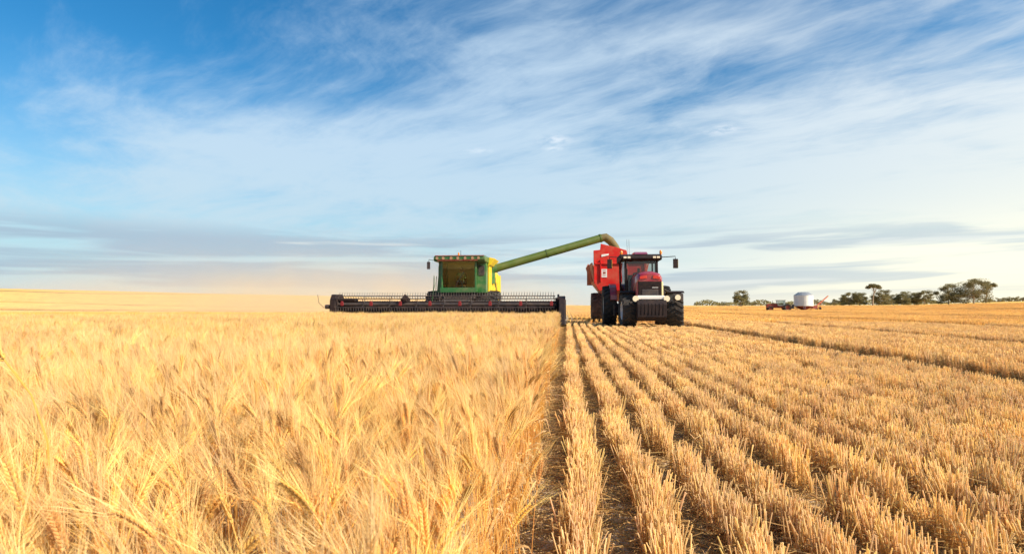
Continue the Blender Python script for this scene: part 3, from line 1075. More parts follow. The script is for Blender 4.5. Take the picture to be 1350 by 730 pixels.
def combine():
    t = thing('combine_harvester', (-5.9, 31.0, 0), 'green and yellow combine harvester with wide black front and unloading auger out', 'combine harvester')
    # ---- header
    hx0, hx1 = -6.08, 5.50
    bm = B()
    prism(bm, [(-1.85, .42), (-1.85, 1.10), (-1.93, 1.10), (-1.95, .50), (-2.9, .36), (-2.9, .30), (-1.9, .34)], 'x', hx0, hx1)
    box(bm, ((hx0 + hx1) / 2, -1.86, 1.15), (hx1 - hx0, .16, .15))
    box(bm, ((hx0 + hx1) / 2, -1.74, .60), (hx1 - hx0, .2, .24))
    for i in range(9):
        x = hx0 + (i + .5) * (hx1 - hx0) / 9
        box(bm, (x, -1.72, .85), (.09, .10, .5))
    hd = obj('header', bm, M['black'], t, bevel=.01)
    bm = B()
    cyl(bm, (hx0 + .1, -2.25, .78), (hx1 - .1, -2.25, .78), .24, n=24)
    # the spiral flighting of the table auger
    for s, xa, xb in ((1, hx0 + .1, -.8), (-1, hx1 - .1, .9)):
        n = 170
        prev = None
        for i in range(n + 1):
            f = i / n; a = s * f * 2 * math.pi * 8; x = xa + (xb - xa) * f
            p = [bm.verts.new((x, -2.25 + rr * math.cos(a), .78 + rr * math.sin(a))) for rr in (.23, .34)]
            if prev: bm.faces.new((prev[0], prev[1], p[1], p[0]))
            prev = p
    obj('auger', bm, M['black'], hd)
    bm = B()
    box(bm, ((hx0 + hx1) / 2, -2.95, .33), (hx1 - hx0, .10, .03))
    for i in range(155):
        x = hx0 + (i + .5) * (hx1 - hx0) / 155
        prism(bm, [(x - .02, -2.98), (x + .02, -2.98), (x, -3.10)], 'z', .32, .345)
    obj('cutter_bar', bm, M['steel'], hd)
    # ---- reel
    rc = (-2.72, 1.07); rr = .43
    halves = ((hx0 + .22, -.16), (.16 - .3, hx1 - .22))
    rm = B()
    cyl(rm, (hx0 + .15, rc[0], rc[1]), (hx1 - .15, rc[0], rc[1]), .085, n=12)
    angs = [R(80), R(140), R(200), R(260), R(320), R(20)]
    for a in angs:
        by, bz = rc[0] + rr * math.cos(a), rc[1] + rr * math.sin(a)
        cyl(rm, (hx0 + .2, by, bz), (hx1 - .2, by, bz), .022, n=8)
    for x in np.linspace(hx0 + .25, hx1 - .25, 9):
        for a in angs:
            cyl(rm, (x, rc[0], rc[1]), (x, rc[0] + rr * math.cos(a), rc[1] + rr * math.sin(a)), .016, n=6)
    reel = obj('reel', rm, M['dark'], hd)
    tm = B()
    nt = 84
    for a in angs:
        by, bz = rc[0] + rr * math.cos(a), rc[1] + rr * math.sin(a)
        da = a if math.sin(a) > 0 else -math.pi / 2
        for i in range(nt):
            x = hx0 + .28 + i * (hx1 - hx0 - .56) / (nt - 1)
            cyl(tm, (x, by, bz), (x + .01, by + .20 * math.cos(da), bz + .20 * math.sin(da)), .017, .012, n=4)
    tn = obj('tines', tm, M['dark'], hd)
    tn['kind'] = 'stuff'
    for i in range(8):
        x = hx0 + .62 + i * (hx1 - hx0 - 1.0) / 7
        bm = B()
        prism(bm, [(x - .07, 1.0), (x + .07, 1.0), (x + .085, 1.10), (x + .05, 1.24), (x - .05, 1.24), (x - .085, 1.10)], 'y', -3.17, -3.11)
        br = obj('reel_bracket', bm, M['bracket'], hd, bevel=.015)
        br['label'] = 'small red bracket on the black reel'
    # reel lift arms
    for x in (hx0 + .05, -2.35, hx1 - .05):
        bm = B()
        prism(bm, [(-1.8, 1.16), (-1.8, 1.36), (-2.6, 1.58), (-2.95, 1.40), (-2.95, 1.30), (-2.6, 1.40)], 'x', x - .05, x + .05)
        cyl(bm, (x, -1.9, .9), (x, -2.4, 1.42), .035, n=8)
        box(bm, (x, -2.8, 1.30), (.30, .16, .20))
        obj('reel_arm', bm, M['black'], hd, bevel=.01)
    # end sheets and crop dividers
    for side, x, big in ((-1, hx0, 0), (1, hx1, 1)):
        bm = B()
        if big:
            prism(bm, [(-1.75, .30), (-1.75, 1.25), (-2.1, 1.50), (-2.9, 1.40), (-3.3, 1.10), (-3.8, .45), (-4.0, .12), (-2.9, .10)], 'x', x - .02, x + .30)
        else:
            prism(bm, [(-1.75, .30), (-1.75, 1.25), (-2.1, 1.60), (-2.9, 1.58), (-3.1, 1.30), (-3.15, .45), (-2.9, .16)], 'x', x - .05, x + .25)
            box(bm, (x + .7, -2.5, 1.30), (.9, .5, .16))
        dv = obj('end_divider', bm, M['black'], hd, bevel=.04)
        bm = B()
        if big:
            prism(bm, [(-2.3, .35), (-2.3, 1.30), (-2.9, 1.30), (-3.3, 1.0), (-3.3, .35)], 'x', x + .302, x + .33)
            obj('end_panel', bm, M['dark'], dv, bevel=.01)
        else:
            cyl(bm, (x - .3, -3.0, .95), (x - .1, -3.0, .95), .11, n=12)
            tube(bm, [(x - .2, -3.4, .9), (x - .3, -3.8, 1.15), (x - .32, -3.9, 1.55)], .012, 6)
            obj('crop_lifter', bm, M['dark'], dv)
    # ---- feeder house
    bm = B()
    hexa(bm, [(-.75, -1.9, .45), (.75, -1.9, .45), (.75, -1.9, 1.15), (-.75, -1.9, 1.15)], [(-.7, .6, .95), (.7, .6, .95), (.7, .6, 1.75), (-.7, .6, 1.75)])
    for x in (-.55, .55): cyl(bm, (x, -1.7, .6), (x, .5, 1.0), .05, n=10)
    tube(bm, [(-.8, -1.6, 1.2), (-.9, -1.0, 1.5), (-.85, -.3, 1.7)], .03, 6)
    obj('feeder_house', bm, M['dark'], t, bevel=.02)
    # ---- body
    bm = B()
    prism(bm, [(.9, .95), (.9, 3.30), (5.3, 3.30), (6.6, 2.9), (7.3, 2.3), (7.3, 1.3), (6.2, 1.0)], 'x', -1.45, 1.40)
    body = obj('body', bm, M['green'], t, bevel=.06)
    bm = B()
    prism(bm, [(.4, .85), (.4, 1.72), (1.2, 1.74), (6.0, 1.5), (6.0, 1.0)], 'x', -1.25, 1.25)
    box(bm, (0, 1.2, .95), (3.0, .35, .5))
    box(bm, (0, 5.8, .75), (2.6, .25, .25))
    box(bm, (-.3, .2, 1.5), (2.3, 1.0, .25))
    obj('chassis', bm, M['dark'], t, bevel=.03)
    # green panel beside the cab
    bm = B()
    prism(bm, [(.92, 1.72), (1.43, 1.72), (1.43, 3.55), (.92, 3.55)], 'y', .15, .88)
    box(bm, (1.17, .13, 2.95), (.34, .04, .55), mi=1)
    obj('side_panel', bm, [M['green'], M['dark']], t, bevel=.02)
    bm = B()
    prism(bm, [(-1.32, 1.72), (-1.05, 1.72), (-1.02, 3.42), (-1.22, 3.42), (-1.25, 2.6)], 'y', .05, .88)
    obj('side_panel', bm, M['green'], t, bevel=.02)
    # yellow ribbed shields along the flank
    z0, z1 = 1.78, 3.28
    for i in range(5):
        ya = .95 + i * 1.12
        bm = B()
        prism(bm, [(ya, z0), (ya, z1 if i < 3 else z1 - .16 * (i - 2)), (ya + 1.04, (z1 if i < 2 else z1 - .16 * (i - 1))), (ya + 1.04, z0 + (.0 if i < 4 else .2))], 'x', 1.41, 1.50)
        for k in range(2):
            box(bm, (1.515, ya + .30 + .45 * k, (z0 + z1) / 2 - .1), (.04, .10, 1.1))
        sh = obj('shield', bm, M['yellow'], body, bevel=.02)
        sh['label'] = 'yellow flank shield'
    bm = B()
    box(bm, (1.47, 3.9, 1.55), (.14, 5.4, .30))
    box(bm, (1.47, 3.0, 1.25), (.10, 2.2, .35))
    obj('lower_flank', bm, M['dark'], body, bevel=.02)
    # ---- grain tank extension
    bm = B()
    hexa(bm, [(-1.40, .95, 3.302), (1.38, .95, 3.302), (1.38, 4.4, 3.302), (-1.40, 4.4, 3.302)], [(-1.48, .80, 3.72), (1.48, .80, 3.72), (1.48, 4.6, 3.72), (-1.48, 4.6, 3.72)])
    gt = obj('grain_tank', bm, M['green'], t, bevel=.015)
    bm = B()
    hexa(bm, [(1.42, .75, 3.20), (1.60, .75, 3.30), (1.60, 2.6, 3.30), (1.42, 2.6, 3.20)], [(1.50, .75, 3.74), (1.85, .75, 3.66), (1.85, 2.6, 3.66), (1.50, 2.6, 3.74)])
    obj('tank_flap', bm, M['yellow'], gt, bevel=.03)['label'] = 'yellow flap on the grain tank edge'
    # ---- cab
    bm = B()
    z0, z1 = 1.80, 3.40
    for x in (-.90, .95):
        prism(bm, [(x - .05, z0), (x + .05, z0), (x + .05, z1), (x - .05, z1)], 'y', -.55, -.45)
        box(bm, (x, .75, 2.6), (.10, .10, 1.6))
    box(bm, (.02, .15, 1.84), (1.9, 1.35, .08))
    cab = obj('cab', bm, M['green'], t, bevel=.015)
    bm = B(); box(bm, (.02, .80, 2.6), (1.8, .06, 1.6))
    obj('rear_wall', bm, mat('brown cab lining', (0.50, 0.36, 0.18), 0.9), cab)
    bm = B()
    prism(bm, [(-.98, 1.72), (1.02, 1.72), (1.05, 1.98), (-1.0, 1.98)], 'y', -.62, -.50)
    obj('front_sill', bm, M['green'], cab, bevel=.02)
    bm = B()
    prism(bm, [(-.47, z0 + .2), (-.56, z0 + .7), (-.62, z1 - .4), (-.64, z1), (-.60, z1), (-.58, z1 - .4), (-.52, z0 + .7), (-.43, z0 + .2)], 'x', -.85, .90)
    obj('windscreen', bm, M['glass_dark'], cab)
    for x in (-.905, .955):
        bm = B()
        box(bm, (x, .15, 2.68), (.012, 1.1, 1.4))
        obj('side_window', bm, M['glass_dark'], cab)
    bm = B()
    prism(bm, [(-.70, 3.42), (-.79, 3.48), (-.80, 3.60), (-.74, 3.68), (-.5, 3.73), (.9, 3.74), (.9, 3.40), (-.6, 3.40)], 'x', -1.32, 1.50)
    roof = obj('roof', bm, M['green'], cab, bevel=.04)
    bm = B()
    box(bm, (.1, -.80, 3.70), (2.7, .05, .045)); box(bm, (0, -.815, 3.45), (2.2, .04, .05))
    obj('roof_trim', bm, M['rust_red'], roof, bevel=.008)
    for i, x in enumerate((-1.12, -.78, -.35, .02, .42, .82, 1.15)):
        bm = B()
        cyl(bm, (x, -.84, 3.57), (x, -.78, 3.57), .075, n=14)
        obj('work_lamp', bm, M['work_lens'], roof, smooth=True)
    bm = B()
    cyl(bm, (-.05, -.2, 3.71), (-.05, -.2, 3.78), .05, n=12)
    lathe_z(bm, [(.045, 0), (.05, .1), (.02, .15)], 12, (-.05, -.2, 3.78))
    obj('beacon', bm, M['orange'], roof)
    bm = B()
    cyl(bm, (.05, -.1, 3.7), (.05, -.1, 4.05), .012, n=6)
    obj('aerial', bm, M['dark'], roof)
    bm = B()
    tube(bm, [(-.2, -.50, 2.0), (.1, -.60, 2.5), (.35, -.645, 2.9)], .015, 5)
    obj('wiper', bm, M['dark'], cab)
    bm = B()
    cyl(bm, (0, -.25, 1.85), (0, -.40, 2.4), .03, n=8)
    bmesh.ops.create_uvsphere(bm, u_segments=12, v_segments=6, radius=.02, matrix=Matrix.Translation((0, -.40, 2.4)))
    tube(bm, [(.2 * math.cos(k * math.pi / 10), -.42 + .08 * math.sin(k * math.pi / 10), 2.42 + .16 * math.sin(k * math.pi / 10)) for k in range(21)], .014, 6)
    obj('steering_wheel', bm, M['seat'], cab)
    bm = B()
    box(bm, (0, .36, 2.08), (.5, .45, .16)); box(bm, (0, .62, 2.45), (.5, .12, .75)); box(bm, (0, .4, 1.95), (.3, .3, .2))
    obj('seat', bm, M['seat'], cab, bevel=.05)
    # mirrors
    for s, xx in ((-1, -1.58), (1, 1.66)):
        bm = B()
        tube(bm, [(s * 1.2, -.60, 3.45), (xx, -.78, 3.50), (xx, -.80, 3.36)], .02, 6)
        box(bm, (xx, -.82, 3.18), (.17, .06, .40))
        if s < 0: obj('mirror', bm, M['dark'], cab, bevel=.02)
    # ladder and rail by the left flank
    bm = B()
    for y in (-.45, .15):
        tube(bm, [(-1.52, y, .75), (-1.40, y, 1.75), (-1.36, y, 2.65)], .02, 6)
    for k in range(4): box(bm, (-1.50 + .03 * k, -.15, .85 + .28 * k), (.12, .6, .03))
    tube(bm, [(-1.36, -.45, 2.65), (-1.30, -.5, 2.2), (-1.42, -.48, 1.6)], .018, 6)
    obj('ladder', bm, M['green'], t)
    # ---- unloading auger, swung out over the cart
    bm = B()
    p0, p1 = (1.38, 2.3, 3.12), (8.0, 3.6, 5.10)
    tube(bm, [p0, p1], .235, 24)
    d = (Vector(p1) - Vector(p0)).normalized()
    for f in (.02, .5, .985):
        c = Vector(p0).lerp(Vector(p1), f)
        cyl(bm, c - d * .04, c + d * .04, .26, n=24)
    ug = obj('unloading_auger', bm, M['auger_green'], t, smooth=True)
    bm = B()
    cyl(bm, (1.38, 2.3, 2.3), (1.38, 2.3, 3.2), .27, n=20)
    tube(bm, [(1.38, 2.3, 3.0), (1.5, 2.32, 3.18), (1.75, 2.36, 3.24)], .28, 18)
    obj('auger_elbow', bm, M['green'], ug, smooth=True)
    bm = B()
    tube(bm, [(7.93, 3.58, 5.08), (8.2, 3.63, 5.13), (8.50, 3.66, 4.92), (8.80, 3.68, 4.55), (8.95, 3.70, 4.28)], [.235, .25, .25, .22, .19], 18, closed_ends=False)
    obj('spout', bm, M['olive'], ug, smooth=True)['label'] = 'brown down-turned spout at the auger end'
    # ---- wheels
    for x in (-1.62, 1.62):
        wheel(t, (x, 1.15, .92), .92, .86, M['rubber'], M['yellow'], 20)
    for x in (-1.3, 1.3):
        wheel(t, (x, 5.8, .62), .62, .5, M['rubber'], M['yellow'], 18)
    return t


combine()
seated_person((-5.9, 31.28, 2.29), (0.20, 0.28, 0.14), 'driver in a green shirt and brown hat sitting in the harvester cab')


def tractor():
    t = thing('tractor', (3.50, 28.0, 0), 'crimson tractor with black front weights and round lamps, pulling the red cart', 'tractor')
    # ---- hood
    hx = .10
    def hood_sec(w, zt, zb, y):
        return [(hx - w, y, zb), (hx - w, y, zt - .22), (hx - w * .80, y, zt - .04), (hx - w * .3, y, zt + .04), (hx + w * .3, y, zt + .04), (hx + w * .80, y, zt - .04), (hx + w, y, zt - .22), (hx + w, y, zb)]
    bm = B()
    secs = [hood_sec(.50, 2.36, 2.06, -2.62), hood_sec(.555, 2.46, 2.02, -2.45), hood_sec(.57, 2.52, 1.75, -1.8), hood_sec(.58, 2.50, 1.70, -.55)]
    rings = [[bm.verts.new(p) for p in s] for s in secs]
    for a, b in zip(rings[:-1], rings[1:]):
        for k in range(len(a)):
            bm.faces.new((a[k], a[(k + 1) % len(a)], b[(k + 1) % len(a)], b[k]))
    bm.faces.new(rings[0][::-1]); bm.faces.new(rings[-1])
    hood = obj('hood', bm, M['crimson'], t, bevel=.02, smooth=True)
    for s in (-1, 1):
        bm = B()
        hexa(bm, [(hx + s * .50, -2.60, 1.42), (hx + s * .585, -2.58, 1.42), (hx + s * .585, -.6, 1.42), (hx + s * .50, -.6, 1.42)],
             [(hx + s * .50, -2.60, 2.06), (hx + s * .575, -2.58, 2.06), (hx + s * .585, -.6, 1.9), (hx + s * .50, -.6, 1.9)])
        obj('side_cowl', bm, M['crimson'] if s < 0 else M['sunlit_cowl'], hood, bevel=.02)  # right cowl has its sunlight painted in, left keeps the crimson
    for s in (-1, 1):
        bm = B()
        prism(bm, [(hx + s * .12, 2.20), (hx + s * .42, 2.16), (hx + s * .45, 2.28), (hx + s * .14, 2.33)], 'y', -2.66, -2.60)
        obj('nose_lamp', bm, M['red'], hood, bevel=.01)
    bm = B()
    box(bm, (hx, -2.58, 1.75), (.98, .10, .62))
    for k in range(9):
        box(bm, (hx, -2.636, 1.50 + k * .062), (.90, .012, .022))
    obj('grille', bm, M['black'], hood, bevel=.01)
    bm = B()
    box(bm, (hx + .22, -2.648, 1.80), (.26, .008, .045)); 
    obj('badge', bm, M['steel'], hood)
    bm = B()
    box(bm, (hx, -1.5, 1.35), (.72, 2.3, .75))
    box(bm, (hx, .4, 1.1), (.8, 2.6, .8))
    box(bm, (0.25, -1.85, .74), (1.9, .30, .26))
    box(bm, (0.0, 1.5, .92), (2.6, .42, .42))
    obj('chassis', bm, M['dark'], t, bevel=.03)
    # bumper bar with round lamps, the weight pack under it
    bm = B()
    box(bm, (hx, -2.86, 1.36), (1.16, .14, .17))
    bar = obj('bumper_bar', bm, M['white'], t, bevel=.03)
    for s in (-1, 1):
        bm = B()
        cyl(bm, (hx + s * .66, -2.98, 1.31), (hx + s * .66, -2.84, 1.31), .13, .10, n=20)
        obj('headlight', bm, M['lens'], bar, smooth=True)
    bm = B()
    prism(bm, [(-2.55, .34), (-2.95, .36), (-3.10, .52), (-3.12, 1.05), (-3.0, 1.24), (-2.55, 1.26)], 'x', hx - .60, hx + .64)
    for k in range(7): box(bm, (hx - .44 + k * .154, -3.115, .86), (.012, .03, .5))
    obj('weight_pack', bm, M['black'], t, bevel=.05)
    # ---- wheels
    wheel(t, (-.80, -1.85, .78), .78, .62, M['rubber'], M['silver'], 20, steer=R(4))
    wheel(t, (1.30, -1.85, .78), .78, .70, M['rubber'], M['silver'], 20, steer=R(-9))
    for x in (-1.38, 1.30):
        wheel(t, (x, 1.5, 1.0), 1.0, .66, M['rubber'], M['silver'], 24)
    # fenders
    for x, w in ((-.80, .66), (1.30, .72)):
        bm = B()
        pts = [(-1.85 + 0.87 * math.cos(a), .77 + 0.90 * math.sin(a)) for a in [R(38 + k * 7.5) for k in range(11)]]
        pts2 = [(-1.85 + 0.83 * math.cos(a), .77 + 0.86 * math.sin(a)) for a in [R(113 - k * 7.5) for k in range(11)]]
        prism(bm, pts + pts2, 'x', x - w / 2, x + w / 2)
        cyl(bm, (x * .5, -1.85, 1.1), (x * .85, -1.85, 1.60), .03, n=8)
        fe = obj('front_fender', bm, M['black'], t, bevel=.01)
        if x > 0:
            bm = B()
            box(bm, (x - .02, -2.72, 1.38), (.44, .10, .30))
            fl = obj('fender_lamp', bm, M['dark'], fe, bevel=.02)
            bm = B()
            cyl(bm, (x - .05, -2.84, 1.36), (x - .05, -2.76, 1.36), .12, n=18)
            obj('lens', bm, M['lens'], fl, smooth=True)
    for x in (-1.22, 1.10):
        bm = B()
        pts = [(1.5 + 1.13 * math.cos(a), 1.0 + 1.13 * math.sin(a)) for a in [R(35 + k * 13) for k in range(11)]]
        pts2 = [(1.5 + 1.08 * math.cos(a), 1.0 + 1.08 * math.sin(a)) for a in [R(165 - k * 13) for k in range(11)]]
        prism(bm, pts + pts2, 'x', x - .17, x + .17)
        obj('rear_fender', bm, M['crimson'] if x < 0 else M['black'], t, bevel=.02)
    # ---- cab
    bm = B()
    z0, z1 = 1.45, 3.15
    for s in (-1, 1):
        x = s * .74
        hexa(bm, [(x - .045, -.62, 1.4), (x + .045, -.62, 1.4), (x + .045, -.52, 1.4), (x - .045, -.52, 1.4)], [(x - .045, -.52, z1), (x + .045, -.52, z1), (x + .045, -.42, z1), (x - .045, -.42, z1)])
        hexa(bm, [(s * .86 - .05, .60, 1.6), (s * .86 + .05, .60, 1.6), (s * .86 + .05, .72, 1.6), (s * .86 - .05, .72, 1.6)], [(s * .88 - .05, .70, z1), (s * .88 + .05, .70, z1), (s * .88 + .05, .82, z1), (s * .88 - .05, .82, z1)])
        box(bm, (s * .78, .1, 1.58), (.10, 1.5, .12))
        box(bm, (s * .80, 1.40, 2.2), (.08, .08, 1.9))
    box(bm, (0, -.56, 1.46), (1.5, .10, .12)); box(bm, (0, .6, 1.42), (1.6, 2.2, .10)); box(bm, (0, 1.42, 2.0), (1.6, .06, 1.15))
    cab = obj('cab', bm, M['black'], t, bevel=.012)
    bm = B()
    hexa(bm, [(-.70, -.575, 1.52), (.70, -.575, 1.52), (.70, -.565, 1.52), (-.70, -.565, 1.52)], [(-.70, -.475, z1), (.70, -.475, z1), (.70, -.465, z1), (-.70, -.465, z1)])
    obj('windscreen', bm, M['glass'], cab)
    for s in (-1, 1):
        bm = B()
        hexa(bm, [(s * .755, -.5, 1.64), (s * .765, -.5, 1.64), (s * .875, .6, 1.64), (s * .865, .6, 1.64)], [(s * .755, -.42, z1), (s * .765, -.42, z1), (s * .885, .7, z1), (s * .875, .7, z1)])
        obj('door_window', bm, M['glass'], cab)
    bm = B()
    prism(bm, [(-.72, 3.16), (-.80, 3.24), (-.74, 3.40), (-.3, 3.47), (1.4, 3.47), (1.55, 3.32), (1.5, 3.14)], 'x', -.98, .94)
    roof = obj('roof', bm, M['black'], cab, bevel=.03)
    bm = B()
    prism(bm, [(-.74, 3.44), (-.3, 3.58), (1.1, 3.58), (1.2, 3.44)], 'x', -.30, .30)
    obj('roof_hatch', bm, M['crimson'], roof, bevel=.02)
    for x in (-.78, -.6, .58, .76):
        bm = B()
        box(bm, (x, -.795, 3.28), (.14, .05, .09))
        obj('roof_lamp', bm, M['lens'], roof, bevel=.01)
    for x in (-.92, .93):
        bm = B()
        cyl(bm, (x, -.45, 3.38), (x, -.45, 3.46), .03, n=8)
        lathe_z(bm, [(.055, 0), (.065, .05), (.06, .14), (.03, .18)], 14, (x, -.45, 3.46))
        obj('beacon', bm, M['orange'], roof, smooth=True)
    for x in (-.62, -.52):
        bm = B()
        cyl(bm, (x, -.3, 3.4), (x - .02, -.3, 4.2), .007, n=5)
        obj('aerial', bm, M['dark'], roof)
    for s, xx in ((-1, -1.50), (1, 1.56)):
        bm = B()
        tube(bm, [(s * .9, -.55, 3.30), (xx, -.72, 3.32), (xx, -.74, 3.20)], .02, 6)
        box(bm, (xx, -.74, 2.98), (.22, .07, .44))
        mi = obj('mirror', bm, M['black'], cab, bevel=.03)
        bm = B()
        box(bm, (xx + .115, -.72, 2.98), (.015, .05, .36))
        obj('mirror_sun_edge', bm, M['yellow'], mi)  # yellow strip paints warm sunlight along the mirror's right edge
    bm = B()
    box(bm, (-1.02, -.35, .80), (.55, .95, .52))
    for k in range(3): box(bm, (-1.05, -.95 + .0 * k, .45 + .26 * k), (.42, .25, .03))
    obj('fuel_tank', bm, M['black'], t, bevel=.06)
    bm = B()
    cyl(bm, (-.70, -.75, 1.5), (-.70, -.75, 2.2), .055, n=12); cyl(bm, (-.70, -.75, 2.2), (-.70, -.75, 2.75), .045, n=12)
    obj('exhaust_pipe', bm, M['black'], t)
    bm = B()
    tube(bm, [(.16 * math.cos(k * math.pi / 8), -.02 + .09 * math.sin(k * math.pi / 8), 2.25 + .13 * math.sin(k * math.pi / 8)) for k in range(17)], .014, 6)
    cyl(bm, (0, -.3, 1.5), (0, -.03, 2.24), .03, n=8)
    obj('steering_wheel', bm, M['seat'], cab)
    bm = B()
    box(bm, (0, .55, 1.90), (.5, .48, .16)); box(bm, (0, .82, 2.28), (.48, .12, .75)); box(bm, (0, .6, 1.65), (.3, .3, .36))
    obj('seat', bm, M['seat'], cab, bevel=.05)
    return t


tractor()
seated_person((3.50, 28.47, 2.11), (0.50, 0.20, 0.18), 'driver in a pale red shirt sitting in the crimson tractor cab', hatted=False, s=0.95)


def cart():
    t = thing('grain_cart', (2.90, 34.0, 0), 'bright red grain cart behind the tractor under the green auger spout', 'grain cart')
    w = 1.43
    bm = B()
    # front wall with its stepped upper edge and the hopper's tapering foot
    prism(bm, [(-w, 2.30), (-1.15, 1.85), (1.15, 1.85), (w, 2.30), (w, 3.55), (.5, 3.60), (.40, 4.10), (-.2, 4.28), (-1.02, 4.48), (-1.06, 4.14), (-w, 4.10)], 'y', -1.86, -1.78)
    fw = obj('front_wall', bm, M['red'], t, bevel=.015)
    bm = B()
    box(bm, (0, -1.90, 3.36), (2 * w, .07, .07))
    for x in (-w + .04, -1.04, .42, w - .04): box(bm, (x, -1.90, 2.95), (.06, .07, 1.25))
    obj('wall_rib', bm, M['red'], fw, bevel=.01)
    bm = B()
    box(bm, (-.84, -1.873, 2.82), (.30, .02, .46))
    box(bm, (-.84, -1.886, 2.84), (.16, .004, .12), mi=1); box(bm, (-.84, -1.886, 2.70), (.18, .004, .035), mi=1); box(bm, (-.84, -1.886, 2.98), (.20, .004, .04), mi=1)
    obj('sticker', bm, [M['white'], M['rust_red']], fw)
    bm = B()
    prism(bm, [(-1.0, 3.74), (-.60, 3.82), (-.57, 3.92), (-.98, 3.87)], 'y', -1.885, -1.865)
    obj('sight_window', bm, M['white'], fw)
    bm = B()
    for s in (-1, 1):
        hexa(bm, [(s * w, -1.78, 2.45), (s * w, 2.6, 2.45), (s * (w - .07), 2.6, 2.45), (s * (w - .07), -1.78, 2.45)],
             [(s * (w + .12), -1.78, 3.42), (s * (w + .30), 2.8, 3.42), (s * (w + .23), 2.8, 3.42), (s * (w + .05), -1.78, 3.42)])
        hexa(bm, [(s * .55, -1.2, 1.25), (s * .55, 1.9, 1.25), (s * .48, 1.9, 1.25), (s * .48, -1.2, 1.25)],
             [(s * w, -1.775, 2.448), (s * w, 2.6, 2.448), (s * (w - .07), 2.6, 2.448), (s * (w - .07), -1.775, 2.448)])
        for y in (-1.0, 0, 1.0, 2.0):
            hexa(bm, [(s * w, y - .04, 2.4), (s * w, y + .04, 2.4), (s * (w + .07), y + .04, 2.4), (s * (w + .07), y - .04, 2.4)],
                 [(s * (w + .24), y - .04, 3.40), (s * (w + .24), y + .04, 3.40), (s * (w + .31), y + .04, 3.40), (s * (w + .31), y - .04, 3.40)])
    box(bm, (0, 2.68, 2.95), (3.3, .06, 1.3))
    hexa(bm, [(-.5, -1.2, 1.25), (.5, -1.2, 1.25), (.5, -1.12, 1.25), (-.5, -1.12, 1.25)], [(-1.3, -1.77, 2.25), (1.3, -1.77, 2.25), (1.3, -1.7, 2.25), (-1.3, -1.7, 2.25)])
    obj('hopper', bm, M['dusty_red'], t, bevel=.01)['label'] = 'dusty orange-red hopper side'
    bm = B()
    g = bmesh.ops.create_grid(bm, x_segments=24, y_segments=24, size=1.4)
    for v_ in g['verts']:
        rr = math.hypot(v_.co.x, v_.co.y)
        v_.co.z = 3.25 + .40 * math.exp(-rr * rr / .6) + .03 * random.random(); v_.co.y = v_.co.y * 1.4 + .4
    obj('grain_load', bm, M['grain'], t, smooth=True)
    bm = B()
    for x in (-.6, .6): box(bm, (x, .2, 1.02), (.16, 4.4, .2))
    box(bm, (0, .7, .85), (2.2, .2, .2))
    prism(bm, [(-.6, -2.0), (.6, -2.0), (.62, -4.2), (.48, -4.2)], 'z', .72, .90)
    obj('chassis', bm, M['dark'], t, bevel=.02)
    for x in (-1.12, 1.2):
        wheel(t, (x, .7, .88), .88, .72, M['rubber_dusty'], M['dusty_red'], 22)
    return t


cart()


# ------------------------------------------------------------------ far machinery
def far_bin():
    x, y = bearing(1059, 108)
    t = thing('field_bin', (x, y, ground_z(x, y)), 'white round field bin with grey roof and red base', 'grain bin')
    t.scale = (.86, .86, 1.06)
    bm = B()
    prof = []
    for i in range(14):
        z = .85 + i * .135
        prof += [(1.93, z), (1.97, z + .067)]
    lathe_z(bm, [(1.9, .84)] + prof + [(1.95, 2.74)], 40)
    obj('wall', bm, M['white'], t)
    bm = B()
    lathe_z(bm, [(1.97, 2.745), (1.45, 3.05), (.95, 3.30), (.35, 3.34)], 32)
    for k in range(12):
        a = math.pi * 2 * k / 12
        cyl(bm, (1.95 * math.cos(a), 1.95 * math.sin(a), 2.76), (.95 * math.cos(a), .95 * math.sin(a), 3.31), .03, n=5)
    obj('roof', bm, M['galv'], t)
    bm = B()
    lathe_z(bm, [(.5, .18), (1.2, .45), (1.88, .835)], 32)
    obj('hopper', bm, M['rust_red'], t)
    bm = B()
    for k in range(6):
        a = math.pi * 2 * k / 6 + .3
        cyl(bm, (1.6 * math.cos(a), 1.6 * math.sin(a), 0), (1.75 * math.cos(a), 1.75 * math.sin(a), .9), .06, n=6)
    lathe_z(bm, [(1.55, .02), (1.62, .02), (1.62, .12), (1.55, .12)], 32)
    obj('leg_frame', bm, M['rust_red'], t)
    bm = B()
    for s in (-.2, .2): cyl(bm, (s - .6, -2.02, .3), (s - .6, -2.02, 2.8), .025, n=5)
    for k in range(9): cyl(bm, (-.8, -2.02, .5 + k * .27), (-.4, -2.02, .5 + k * .27), .02, n=5)
    obj('ladder', bm, M['galv'], t)


